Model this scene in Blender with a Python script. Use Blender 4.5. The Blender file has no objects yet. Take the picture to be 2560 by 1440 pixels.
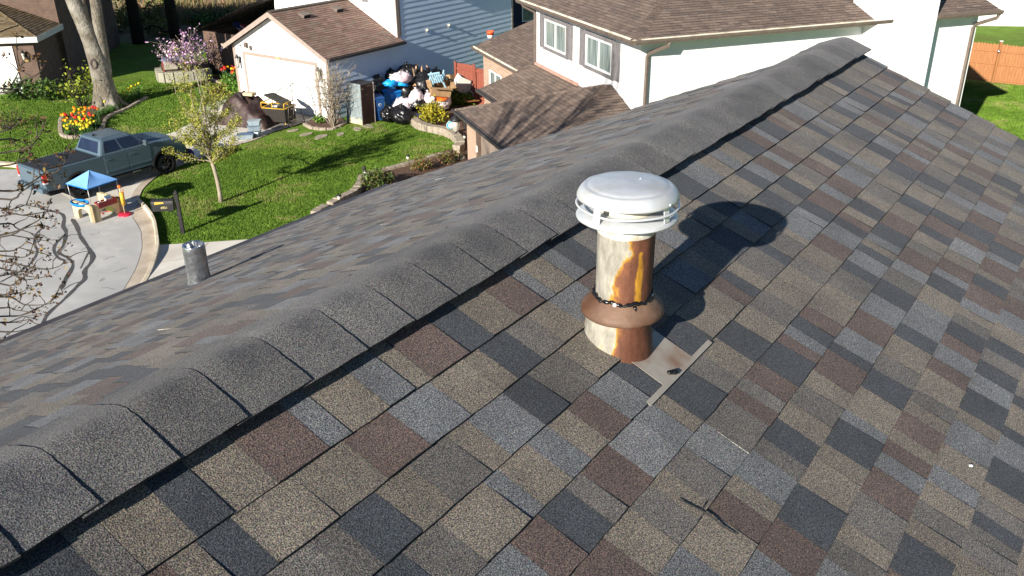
import bpy, math, random
import numpy as np
from mathutils import Vector, Matrix, noise
R_ = math.radians
random.seed(7)
SC = bpy.context.scene
COL = SC.collection

# ------------------------------------------------------------------ camera, sky, sun, exposure
PX, PITCH, ROLL, CAM_Z = 2200.0, R_(25.766), R_(-0.727), 10.0
_F = Vector((0, math.cos(PITCH), -math.sin(PITCH)))
_r0, _u0 = Vector((1, 0, 0)), Vector((0, math.sin(PITCH), math.cos(PITCH)))
_R = _r0 * math.cos(ROLL) + _u0 * math.sin(ROLL)
_U = _u0 * math.cos(ROLL) - _r0 * math.sin(ROLL)
cam = bpy.data.cameras.new("camera")
cam.sensor_fit = 'HORIZONTAL'; cam.sensor_width = 36.0
cam.lens = PX / 2560 * 36.0
cam.clip_start = 0.05; cam.clip_end = 2000
cam_o = bpy.data.objects.new("camera", cam); COL.objects.link(cam_o)
cam_o.matrix_world = Matrix(((_R.x, _U.x, -_F.x, 0), (_R.y, _U.y, -_F.y, 0), (_R.z, _U.z, -_F.z, CAM_Z), (0, 0, 0, 1)))
SC.camera = cam_o

SUN_AZ, SUN_EL = 57.5, 22.0          # direction the light travels to (from +x), elevation
w = bpy.data.worlds.new("World"); SC.world = w; w.use_nodes = True
nt = w.node_tree; bg = nt.nodes["Background"]
sky = nt.nodes.new("ShaderNodeTexSky"); sky.sky_type = 'NISHITA'; sky.sun_disc = False
sky.sun_elevation = R_(SUN_EL)
sky.air_density = .75; sky.dust_density = 0.0; sky.ozone_density = 2.5
sky.sun_rotation = R_(90 - (SUN_AZ + 180))
nt.links.new(sky.outputs[0], bg.inputs[0]); bg.inputs[1].default_value = 0.06
sl = bpy.data.lights.new("sun", 'SUN'); sl.energy = 5.0; sl.angle = R_(0.5); sl.color = (1, .93, .82)
so = bpy.data.objects.new("sun", sl); COL.objects.link(so)
_s = Vector((math.cos(R_(SUN_AZ)) * math.cos(R_(SUN_EL)), math.sin(R_(SUN_AZ)) * math.cos(R_(SUN_EL)), -math.sin(R_(SUN_EL))))
so.rotation_euler = _s.to_track_quat('-Z', 'Y').to_euler()
vs = SC.view_settings
vs.view_transform = 'Standard'; vs.look = 'None'; vs.exposure = 0.9; vs.gamma = 1; vs.use_curve_mapping = False
SC.cycles.max_bounces = 6; SC.cycles.diffuse_bounces = 3; SC.cycles.transparent_max_bounces = 6

# ------------------------------------------------------------------ helpers
def ray(u, v): return _R * ((u - 1280) / PX) + _U * ((720 - v) / PX) + _F
def g(u, v, z=0.0):                  # place on the level z seen in that direction of the survey photo
    d = ray(u, v); t = (z - CAM_Z) / d.z
    return Vector((d.x * t, d.y * t, z))
def at(u, v, Y):                     # point at distance Y ahead
    d = ray(u, v); t = Y / d.y
    return Vector((d.x * t, Y, CAM_Z + d.z * t))

def tag(o, label=None, cat=None, group=None, kind=None):
    if label: o['label'] = label
    if cat: o['category'] = cat
    if group: o['group'] = group
    if kind: o['kind'] = kind
    return o
def thing(name, label, cat, loc=(0, 0, 0), rz=0.0, group=None):
    o = bpy.data.objects.new(name, None); COL.objects.link(o)
    o.location = loc; o.rotation_euler = (0, 0, rz); o.empty_display_size = .1
    return tag(o, label, cat, group)
def dup(o, parent=None):
    c = o.copy(); COL.objects.link(c); c.parent = parent
    for ch in list(o.children): dup(ch, c)
    return c

class MB:
    def __init__(s): s.v, s.f, s.m, s.c, s.s = [], [], [], [], []; s.M = None
    def add(s, vs, fs, mat=0, col=None, smooth=False):
        b = len(s.v)
        if s.M is not None: vs = [s.M @ Vector(q) for q in vs]
        s.v += [tuple(q) for q in vs]
        for i, f in enumerate(fs):
            s.f.append(tuple(b + k for k in f)); s.m.append(mat)
            s.c.append(col[i] if isinstance(col, list) else col); s.s.append(smooth)
        return s
    def quad(s, a, b, c, d, mat=0, col=None): return s.add([a, b, c, d], [(0, 1, 2, 3)], mat, col)
    def poly(s, pts, mat=0, col=None): return s.add(pts, [tuple(range(len(pts)))], mat, col)
    def box(s, x0, x1, y0, y1, z0, z1, mat=0, col=None, rot=None, at=None):
        vs = [Vector((x, y, z)) for z in (z0, z1) for y in (y0, y1) for x in (x0, x1)]
        if rot is not None:
            c = Vector(((x0 + x1) / 2, (y0 + y1) / 2, (z0 + z1) / 2))
            vs = [rot @ (q - c) + c for q in vs]
        if at is not None: vs = [q + Vector(at) for q in vs]
        return s.add(vs, [(0, 2, 3, 1), (4, 5, 7, 6), (0, 1, 5, 4), (2, 6, 7, 3), (0, 4, 6, 2), (1, 3, 7, 5)], mat, col)
    def prism(s, pts, ext, mat=0, col=None):      # planar polygon swept along ext
        n = len(pts); e = Vector(ext); p = [Vector(q) for q in pts]
        return s.add(p + [q + e for q in p], [tuple(range(n - 1, -1, -1)), tuple(range(n, 2 * n))] + [(i, (i + 1) % n, n + (i + 1) % n, n + i) for i in range(n)], mat, col)
    def tube(s, pts, rad, n=8, mat=0, col=None, cap=True, smooth=True):
        pts = [Vector(p) for p in pts]; k = len(pts)
        if not hasattr(rad, '__len__'): rad = [rad] * k
        vs = []; up = Vector((0.13, 0.21, 0.97))
        for i, p in enumerate(pts):
            d = (pts[min(i + 1, k - 1)] - pts[max(i - 1, 0)])
            d = d.normalized() if d.length > 1e-9 else Vector((0, 0, 1))
            a = d.cross(up)
            if a.length < .15: a = d.cross(Vector((1, 0, 0)))
            a.normalize(); b = d.cross(a)
            for j in range(n):
                t = 2 * math.pi * j / n
                vs.append(p + (a * math.cos(t) + b * math.sin(t)) * rad[i])
        fs = [(i * n + j, i * n + (j + 1) % n, (i + 1) * n + (j + 1) % n, (i + 1) * n + j) for i in range(k - 1) for j in range(n)]
        if cap: fs += [tuple(range(n - 1, -1, -1)), tuple(range((k - 1) * n, k * n))]
        return s.add(vs, fs, mat, col, smooth)
    def lathe(s, prof, n=40, mat=0, col=None, M=None, smooth=True, wob=0.0):
        vs = []
        for r, z in prof:
            for j in range(n):
                t = 2 * math.pi * j / n
                q = Vector((r * math.cos(t), r * math.sin(t), z))
                if wob: q *= 1 + 0; q.z += wob * noise.noise(Vector((q.x * 30, q.y * 30, z * 9))); q.x *= 1 + wob * 4 * noise.noise(q * 25); q.y *= 1 + wob * 4 * noise.noise(q * 25)
                vs.append(M @ q if M is not None else q)
        fs = [(i * n + j, i * n + (j + 1) % n, (i + 1) * n + (j + 1) % n, (i + 1) * n + j) for i in range(len(prof) - 1) for j in range(n)]
        return s.add(vs, fs, mat, col, smooth)
    def blob(s, c, r, seed=0, rough=.25, fq=2.2, n=14, mat=0, col=None, flat=.0, smooth=True, ridge=True):
        c = Vector(c); vs = []; rx, ry, rz = (r, r, r) if not hasattr(r, '__len__') else r
        off = Vector((seed * 7.3, seed * 3.1, seed * 1.7)); m = 2 * n
        for i in range(n + 1):
            ph = math.pi * i / n
            for j in range(m):
                th = 2 * math.pi * j / m
                d = Vector((math.sin(ph) * math.cos(th), math.sin(ph) * math.sin(th), math.cos(ph)))
                q = noise.noise(d * fq + off)
                if ridge: q = (abs(q) * -1.6 + .35) + .5 * noise.noise(d * fq * 2.7 + off)
                k = 1 + rough * q
                p = Vector((d.x * rx * k, d.y * ry * k, d.z * rz * k))
                if flat: p.z = max(p.z, -rz * flat)
                vs.append(c + p)
        fs = [(i * m + j, (i + 1) * m + j, (i + 1) * m + (j + 1) % m, i * m + (j + 1) % m) for i in range(n) for j in range(m)]
        return s.add(vs, fs, mat, col, smooth)
    def leaf(s, p, size, nrm=None, mat=0, col=None, asp=.55):
        n = nrm or Vector((random.gauss(0, 1), random.gauss(0, 1), random.gauss(0, 1)))
        a = n.orthogonal().normalized(); a = Matrix.Rotation(random.random() * 6.283, 3, n) @ a
        b = n.cross(a).normalized(); p = Vector(p)
        return s.add([p - a * size, p - b * size * asp, p + a * size, p + b * size * asp], [(0, 1, 2, 3)], mat, col)
    def build(s, name, mats, parent=None, loc=None, rz=0.0, bevel=0, sub=0):
        me = bpy.data.meshes.new(name); me.from_pydata(s.v, [], s.f)
        if not isinstance(mats, (list, tuple)): mats = [mats]
        for m in mats: me.materials.append(m)
        me.polygons.foreach_set('material_index', s.m); me.polygons.foreach_set('use_smooth', s.s)
        if any(c is not None for c in s.c):
            at_ = me.color_attributes.new('col', 'FLOAT_COLOR', 'CORNER'); arr = []
            for f, c in zip(s.f, s.c): arr += list((c if c is not None else (1, 1, 1)) [:3]) * 0 + [x for _ in f for x in (*(c if c is not None else (1, 1, 1)), 1.0)]
            at_.data.foreach_set('color', arr)
        me.update()
        o = bpy.data.objects.new(name, me); COL.objects.link(o)
        if parent is not None: o.parent = parent
        if loc is not None: o.location = loc
        o.rotation_euler = (0, 0, rz)
        if bevel:
            b = o.modifiers.new('b', 'BEVEL'); b.width = bevel; b.segments = 2; b.limit_method = 'ANGLE'; b.angle_limit = R_(40)
        if sub:
            q = o.modifiers.new('s', 'SUBSURF'); q.levels = sub; q.render_levels = sub
        return o

# ------------------------------------------------------------------ materials
def mat(name, c1, c2=None, scale=4.0, rough=.8, metal=0.0, bump=0.0, bscale=None, attr=False, detail=5, spec=.3, lo=.35, hi=.65, c3=None, s3=.6, aniso=None, trans=0.0, alpha=1.0, gran=None):
    m = bpy.data.materials.new(name); m.use_nodes = True; t = m.node_tree; N = t.nodes; L = t.links
    p = N["Principled BSDF"]; p.inputs['Roughness'].default_value = rough; p.inputs['Metallic'].default_value = metal
    p.inputs['Specular IOR Level'].default_value = spec
    if trans: p.inputs['Transmission Weight'].default_value = trans
    p.inputs['Alpha'].default_value = alpha
    tc = N.new('ShaderNodeTexCoord'); vec = tc.outputs['Object']
    if aniso:
        mp = N.new('ShaderNodeMapping'); mp.inputs['Scale'].default_value = aniso; L.new(vec, mp.inputs[0]); vec = mp.outputs[0]
    nz = N.new('ShaderNodeTexNoise'); nz.inputs['Scale'].default_value = scale; nz.inputs['Detail'].default_value = detail; nz.inputs['Roughness'].default_value = .6
    L.new(vec, nz.inputs['Vector'])
    rp = N.new('ShaderNodeValToRGB'); rp.color_ramp.elements[0].position = lo; rp.color_ramp.elements[1].position = hi
    rp.color_ramp.elements[0].color = (*c1, 1); rp.color_ramp.elements[1].color = (*(c2 or c1), 1)
    L.new(nz.outputs['Fac'], rp.inputs['Fac']); out = rp.outputs['Color']
    if c3:
        n3 = N.new('ShaderNodeTexNoise'); n3.inputs['Scale'].default_value = s3; n3.inputs['Detail'].default_value = 4; L.new(tc.outputs['Object'], n3.inputs['Vector'])
        r3 = N.new('ShaderNodeValToRGB'); r3.color_ramp.elements[0].position = .45; r3.color_ramp.elements[1].position = .68
        L.new(n3.outputs['Fac'], r3.inputs['Fac'])
        mx = N.new('ShaderNodeMixRGB'); mx.inputs[2].default_value = (*c3, 1); L.new(r3.outputs['Color'], mx.inputs[0]); L.new(out, mx.inputs[1]); out = mx.outputs[0]
    if attr:
        a = N.new('ShaderNodeAttribute'); a.attribute_name = 'col'
        mx = N.new('ShaderNodeMixRGB'); mx.blend_type = 'MULTIPLY'; mx.inputs[0].default_value = 1
        L.new(out, mx.inputs[1]); L.new(a.outputs['Color'], mx.inputs[2]); out = mx.outputs[0]
    bsrc = nz.outputs['Fac']
    if gran:                                            # mineral granules: fine speckle
        n4 = N.new('ShaderNodeTexNoise'); n4.inputs['Scale'].default_value = gran; n4.inputs['Detail'].default_value = 1.5; L.new(tc.outputs['Object'], n4.inputs['Vector'])
        r4 = N.new('ShaderNodeValToRGB'); e = r4.color_ramp.elements; e[0].position = .33; e[1].position = .68
        e[0].color = (.22, .23, .27, 1); e[1].color = (2.1, 2.03, 1.85, 1); q = e.new(.5); q.color = (.88, .88, .92, 1)
        L.new(n4.outputs['Fac'], r4.inputs['Fac'])
        mx = N.new('ShaderNodeMixRGB'); mx.blend_type = 'MULTIPLY'; mx.inputs[0].default_value = 1
        L.new(out, mx.inputs[1]); L.new(r4.outputs['Color'], mx.inputs[2]); out = mx.outputs[0]; bsrc = n4.outputs['Fac']
        n5 = N.new('ShaderNodeTexNoise'); n5.inputs['Scale'].default_value = gran * .8; n5.inputs['Detail'].default_value = 0; L.new(tc.outputs['Object'], n5.inputs['Vector'])
        mx = N.new('ShaderNodeMixRGB'); mx.blend_type = 'OVERLAY'; mx.inputs[0].default_value = .24; L.new(out, mx.inputs[1]); L.new(n5.outputs['Color'], mx.inputs[2]); out = mx.outputs[0]
    if gran: p.inputs['Sheen Weight'].default_value = .06; p.inputs['Sheen Roughness'].default_value = .55; p.inputs['Sheen Tint'].default_value = (.95, .95, 1, 1)
    L.new(out, p.inputs['Base Color'])
    if bump:
        if bscale:
            nb = N.new('ShaderNodeTexNoise'); nb.inputs['Scale'].default_value = bscale; nb.inputs['Detail'].default_value = 4; L.new(tc.outputs['Object'], nb.inputs['Vector']); bsrc = nb.outputs['Fac']
        b = N.new('ShaderNodeBump'); b.inputs['Strength'].default_value = 1.0; b.inputs['Distance'].default_value = bump
        L.new(bsrc, b.inputs['Height']); L.new(b.outputs[0], p.inputs['Normal'])
    return m

def brick_mat(name, c1, c2, mortar, bw=.2, bh=.067):
    m = mat(name, c1, c2, 9, .9); t = m.node_tree; N = t.nodes; L = t.links; p = N["Principled BSDF"]
    tc = N.new('ShaderNodeTexCoord'); sx = N.new('ShaderNodeSeparateXYZ'); L.new(tc.outputs['Object'], sx.inputs[0])
    ad = N.new('ShaderNodeMath'); L.new(sx.outputs[0], ad.inputs[0]); L.new(sx.outputs[1], ad.inputs[1])
    cb = N.new('ShaderNodeCombineXYZ'); L.new(ad.outputs[0], cb.inputs[0]); L.new(sx.outputs[2], cb.inputs[1])
    br = N.new('ShaderNodeTexBrick'); br.inputs['Scale'].default_value = 1; br.inputs['Brick Width'].default_value = bw; br.inputs['Row Height'].default_value = bh
    br.inputs['Mortar Size'].default_value = .012; br.inputs['Color1'].default_value = (*c1, 1); br.inputs['Color2'].default_value = (*c2, 1); br.inputs['Mortar'].default_value = (*mortar, 1)
    L.new(cb.outputs[0], br.inputs['Vector']); L.new(br.outputs['Color'], p.inputs['Base Color'])
    b = N.new('ShaderNodeBump'); b.inputs['Distance'].default_value = .008; b.invert = True; L.new(br.outputs['Fac'], b.inputs['Height']); L.new(b.outputs[0], p.inputs['Normal'])
    return m

M = {}
M['shingle'] = mat('granule_shingle', (.82, .82, .82), (1.15, 1.15, 1.15), 5, .92, attr=True, gran=320, bump=.0022, spec=.3)
M['cap'] = mat('granule_cap', (.070, .071, .076), (.112, .109, .105), 7, .92, attr=True, gran=320, bump=.0022, c3=(.135, .131, .125), s3=3.2, spec=.3)
M['felt'] = mat('dark_felt', (.012, .012, .014), (.02, .02, .022), 30, .95)
M['brownroof'] = mat('brown_asphalt_roof', (.80, .8, .8), (1.2, 1.2, 1.2), 14, .92, attr=True, bump=.004, bscale=90)
M['white'] = mat('white_siding', (.74, .74, .735), (.80, .80, .79), 2, .55, spec=.35)
M['pale'] = mat('pale_blue_grey_siding', (.56, .68, .86), (.61, .73, .90), 2, .5, spec=.4)
M['trim'] = mat('taupe_trim', (.30, .235, .20), (.35, .28, .24), 5, .6)
M['gutter'] = mat('dark_gutter', (.05, .045, .045), (.08, .07, .07), 8, .45, spec=.5)
M['gutterw'] = mat('cream_gutter', (.60, .57, .45), (.72, .69, .58), 6, .5, c3=(.42, .37, .28), s3=2.5)
M['gutterb'] = mat('brown_gutter', (.13, .10, .085), (.17, .135, .115), 6, .5)
M['soffit'] = mat('cream_soffit', (.55, .51, .42), (.62, .58, .5), 3, .7)
M['shutter'] = mat('grey_shutter', (.15, .14, .145), (.20, .19, .195), 8, .6)
M['winframe'] = mat('white_vinyl', (.78, .78, .76), (.82, .82, .8), 3, .4)
M['glass'] = mat('window_glass', (.10, .13, .13), (.30, .35, .33), 1.6, .06, spec=.8, aniso=(1, 7, .3))
M['glassd'] = mat('dark_glass', (.008, .012, .03), (.015, .02, .045), 1.6, .04, spec=.9)
M['brick'] = brick_mat('tan_brick', (.30, .165, .10), (.42, .26, .17), (.62, .54, .45), .22, .085)
M['browns'] = mat('brown_siding', (.10, .063, .046), (.145, .095, .07), 3, .75)
M['cream'] = mat('cream_fascia', (.50, .52, .50), (.60, .61, .58), 4, .6)
M['garagew'] = mat('white_garage_door', (.74, .74, .72), (.8, .8, .78), 2, .5)
M['garageb'] = mat('beige_garage_door', (.24, .19, .155), (.28, .22, .18), 2, .55)
M['black'] = mat('black_metal', (.012, .012, .014), (.022, .022, .024), 8, .45, spec=.5)
M['lampglass'] = mat('frosted_glass', (.62, .58, .48), (.75, .72, .62), 6, .15, spec=.6)
M['redwood'] = mat('red_stained_wood', (.20, .055, .036), (.28, .085, .055), 3, .75, aniso=(14, 14, 1), bump=.002)
M['orangewood'] = mat('orange_cedar', (.28, .115, .042), (.39, .175, .07), 3, .7, aniso=(12, 12, .8), bump=.002)
M['lawn'] = mat('lawn_green', (.095, .175, .016), (.15, .25, .03), 1.3, .95, bump=.05, bscale=14, c3=(.12, .17, .025), s3=.35, spec=.15)
M['blade'] = mat('grass_blade', (.75, .75, .75), (1.2, 1.2, 1.2), 3, .7, attr=True, spec=.25)
M['road'] = mat('worn_asphalt', (.43, .425, .41), (.53, .52, .50), 2.2, .95, bump=.004, bscale=60, c3=(.40, .395, .385), s3=.5, detail=9)
M['gutcon'] = mat('tan_concrete', (.46, .39, .31), (.56, .48, .39), 2.4, .92, c3=(.39, .32, .25), s3=1.3, bump=.002, bscale=50)
M['curb'] = mat('curb_concrete', (.60, .52, .39), (.72, .64, .50), 3, .92, c3=(.48, .40, .29), s3=2, bump=.002, bscale=40)
M['drive'] = mat('pale_concrete', (.62, .58, .51), (.74, .70, .62), 1.6, .9, c3=(.55, .50, .43), s3=.8, bump=.0015, bscale=60)
M['tar'] = mat('tar_seal', (.055, .055, .058), (.11, .108, .105), 9, .8, lo=.3, hi=.7)
M['mulch'] = mat('mulch', (.045, .024, .016), (.19, .115, .08), 26, .95, bump=.03, bscale=30, detail=8)
M['stone'] = mat('tan_stone', (.25, .205, .155), (.40, .345, .27), 7, .9, bump=.01, bscale=16)
M['bark'] = mat('grey_bark', (.07, .06, .045), (.23, .20, .155), 5, .95, aniso=(6, 6, .8), bump=.06, bscale=9, c3=(.30, .28, .24), s3=1.3, detail=8)
M['darkbark'] = mat('dark_bark', (.018, .014, .012), (.045, .035, .03), 6, .95, bump=.02, bscale=14)
M['palebark'] = mat('pale_bark', (.26, .215, .155), (.40, .34, .26), 8, .9, aniso=(3, 3, .6))
M['twigbark'] = mat('twig_bark', (.035, .028, .023), (.085, .068, .056), 12, .9)
M['leaf'] = mat('leaf', (.8, .8, .8), (1.2, 1.2, 1.2), 5, .6, attr=True, spec=.3)
M['alu'] = mat('weathered_aluminium', (.60, .625, .65), (.69, .71, .725), 16, .4, .35, bump=.0015, bscale=26, c3=(.50, .485, .44), s3=6, spec=.6)
M['alu2'] = mat('bright_aluminium', (.74, .76, .78), (.82, .83, .84), 10, .3, .4, spec=.6)
M['lead'] = mat('lead_sleeve', (.46, .48, .51), (.66, .68, .71), 9, .24, .9, bump=.01, bscale=15, c3=(.30, .31, .33), s3=11)
M['bagk'] = mat('black_bag', (.006, .006, .007), (.012, .012, .013), 5, .3, bump=.02, bscale=7, spec=.5)
M['bagw'] = mat('white_bag', (.66, .62, .64), (.8, .76, .78), 4, .4, bump=.015, bscale=7, c3=(.70, .50, .55), s3=2)
M['blue'] = mat('blue_plastic', (.008, .16, .50), (.012, .20, .60), 3, .4)
M['navy'] = mat('shaded_blue_plastic', (.012, .05, .16), (.016, .065, .20), 3, .45)  # blue cart plastic again, darkened in colour to stand in for shade
M['card'] = mat('cardboard', (.30, .185, .095), (.40, .26, .14), 4, .85)
M['plainw'] = mat('white_board', (.62, .60, .55), (.7, .68, .62), 4, .6)
M['yellow'] = mat('yellow_frame', (.55, .33, .03), (.65, .4, .05), 5, .5)
M['wicker'] = mat('dark_wicker', (.012, .010, .008), (.035, .03, .026), 40, .7, bump=.006, bscale=55)
M['tarp'] = mat('maroon_tarp', (.022, .011, .013), (.05, .027, .027), 3.5, .5, bump=.03, bscale=4.5, c3=(.07, .046, .038), s3=2.2)
M['fridge'] = mat('grey_fridge_side', (.15, .185, .195), (.27, .315, .325), 5, .45, aniso=(9, 9, .6), lo=.42, hi=.55)
M['fridged'] = mat('rusty_brown_panel', (.028, .013, .011), (.05, .025, .02), 3, .6)
M['truck'] = mat('grey_green_paint', (.080, .122, .155), (.084, .127, .160), 2, .25, spec=.6)
M['tonneau'] = mat('black_vinyl_cover', (.022, .026, .032), (.032, .036, .044), 9, .55)
M['rubber'] = mat('tyre_rubber', (.010, .010, .010), (.018, .018, .018), 18, .85)
M['rim'] = mat('bronze_rim', (.05, .042, .034), (.07, .06, .05), 8, .4, .6)
M['redlamp'] = mat('red_lens', (.55, .012, .01), (.7, .03, .02), 8, .15, spec=.7)
M['chrome'] = mat('chrome', (.6, .62, .65), (.7, .72, .74), 4, .2, .9)
M['canvas'] = mat('blue_canvas', (.16, .36, .72), (.20, .42, .78), 3, .75)
M['sand'] = mat('sand_plastic', (.55, .44, .26), (.62, .50, .31), 4, .6)
M['toyred'] = mat('toy_red', (.22, .028, .035), (.28, .04, .045), 4, .5)
M['toyblue'] = mat('toy_blue', (.015, .20, .50), (.02, .25, .58), 4, .5)
M['lime'] = mat('lime_plastic', (.50, .52, .10), (.58, .60, .14), 4, .5)
M['orange'] = mat('orange_plastic', (.75, .12, .015), (.85, .18, .03), 4, .5)
M['post'] = mat('black_post', (.018, .016, .016), (.032, .03, .03), 9, .7)
M['gold'] = mat('gold_letters', (.62, .50, .20), (.7, .58, .26), 4, .5)
M['cleartub'] = mat('clear_plastic', (.20, .27, .32), (.30, .36, .41), 5, .25, spec=.6)
M['clr'] = mat('coloured', (.9, .9, .9), (1.05, 1.05, 1.05), 6, .6, attr=True)
M['reed'] = mat('dry_reed', (.8, .8, .8), (1.2, 1.2, 1.2), 4, .9, attr=True)
M['field'] = mat('rough_field', (.14, .11, .055), (.25, .19, .11), .7, .95, bump=.08, bscale=5, c3=(.075, .11, .02), s3=.14)
M['sealant'] = mat('black_sealant', (.004, .004, .005), (.01, .01, .011), 20, .25, spec=.6)
M['wire'] = mat('bare_wire', (.5, .5, .48), (.6, .6, .58), 9, .35, .8)
M['bluewood'] = mat('slate_blue_wood', (.10, .15, .24), (.16, .22, .32), 5, .6)
M['planter'] = mat('planter_block', (.26, .25, .19), (.36, .345, .27), 5, .95, bump=.01, bscale=18)

# rust on the flue: rust covers the right flank and runs down, pale galvanised skin on the left
def rust_mat(name, phase, width, h0, h1, streak=3.0):
    m = bpy.data.materials.new(name); m.use_nodes = True; t = m.node_tree; N = t.nodes; L = t.links; p = N["Principled BSDF"]
    tc = N.new('ShaderNodeTexCoord'); sx = N.new('ShaderNodeSeparateXYZ'); L.new(tc.outputs['Object'], sx.inputs[0])
    def math_(op, a, b=None):
        n = N.new('ShaderNodeMath'); n.operation = op
        for i, q in enumerate((a, b)):
            if q is None: continue
            if isinstance(q, (int, float)): n.inputs[i].default_value = q
            else: L.new(q, n.inputs[i])
        return n.outputs[0]
    ang = math_('ARCTAN2', sx.outputs[1], sx.outputs[0])
    d = math_('SUBTRACT', ang, phase)
    d = math_('ARCTAN2', math_('SINE', d), math_('COSINE', d))          # wrapped signed angle from the seam side
    n1 = N.new('ShaderNodeTexNoise'); n1.inputs['Scale'].default_value = 9; n1.inputs['Detail'].default_value = 7; n1.inputs['Roughness'].default_value = .62
    mp = N.new('ShaderNodeMapping'); mp.inputs['Scale'].default_value = (1, 1, .45); L.new(tc.outputs['Object'], mp.inputs[0]); L.new(mp.outputs[0], n1.inputs['Vector'])
    nn = math_('MULTIPLY', math_('SUBTRACT', n1.outputs['Fac'], .5), 3.3)
    zz = N.new('ShaderNodeMapRange'); L.new(sx.outputs[2], zz.inputs['Value'])
    for k, q in (('From Min', h0), ('From Max', h1), ('To Min', width), ('To Max', width - .62)): zz.inputs[k].default_value = q
    edge = math_('SUBTRACT', zz.outputs[0], math_('ABSOLUTE', d))
    edge = math_('ADD', edge, nn)
    rp = N.new('ShaderNodeValToRGB'); e = rp.color_ramp.elements
    sc = math_('ADD', math_('MULTIPLY', edge, .5), .5); L.new(sc, rp.inputs['Fac'])
    e[0].position = .40; e[0].color = (.33, .32, .28, 1); e[1].position = 1.0; e[1].color = (.115, .045, .027, 1)
    for pos, c in ((.46, (.40, .375, .30)), (.49, (.46, .30, .09)), (.52, (.42, .215, .03)), (.60, (.20, .08, .038)), (.75, (.16, .065, .038))):
        q = e.new(pos); q.color = (*c, 1)
    sd = math_('SUBTRACT', ang, streak); sd = math_('ABSOLUTE', math_('ARCTAN2', math_('SINE', sd), math_('COSINE', sd)))
    sm = math_('SUBTRACT', math_('ADD', .17, math_('MULTIPLY', nn, .28)), sd)
    hz = N.new('ShaderNodeMapRange'); L.new(sx.outputs[2], hz.inputs['Value'])
    for k, q in (('From Min', h1 - .035), ('From Max', h1 - .02), ('To Min', 0), ('To Max', .3)): hz.inputs[k].default_value = q
    sm = math_('SUBTRACT', sm, hz.outputs[0])
    r3 = N.new('ShaderNodeValToRGB'); r3.color_ramp.elements[0].position = .0; r3.color_ramp.elements[1].position = .07; L.new(sm, r3.inputs['Fac'])
    mxs = N.new('ShaderNodeMixRGB'); mxs.inputs[2].default_value = (.46, .235, .025, 1); L.new(r3.outputs[0], mxs.inputs[0]); L.new(rp.outputs[0], mxs.inputs[1])
    n2 = N.new('ShaderNodeTexNoise'); n2.inputs['Scale'].default_value = 42; n2.inputs['Detail'].default_value = 9; n2.inputs['Roughness'].default_value = .7
    m2 = N.new('ShaderNodeMapping'); m2.inputs['Scale'].default_value = (1, 1, .35); L.new(tc.outputs['Object'], m2.inputs[0]); L.new(m2.outputs[0], n2.inputs['Vector'])
    r2 = N.new('ShaderNodeValToRGB'); r2.color_ramp.elements[0].position = .3; r2.color_ramp.elements[1].position = .7
    r2.color_ramp.elements[0].color = (.50, .47, .45, 1); r2.color_ramp.elements[1].color = (1.25, 1.22, 1.18, 1); L.new(n2.outputs['Fac'], r2.inputs['Fac'])
    mx = N.new('ShaderNodeMixRGB'); mx.blend_type = 'MULTIPLY'; mx.inputs[0].default_value = 1; L.new(mxs.outputs[0], mx.inputs[1]); L.new(r2.outputs[0], mx.inputs[2])
    L.new(mx.outputs[0], p.inputs['Base Color']); p.inputs['Roughness'].default_value = .62; p.inputs['Specular IOR Level'].default_value = .35
    b = N.new('ShaderNodeBump'); b.inputs['Distance'].default_value = .0015; L.new(n1.outputs['Fac'], b.inputs['Height']); L.new(b.outputs[0], p.inputs['Normal'])
    return m

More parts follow.
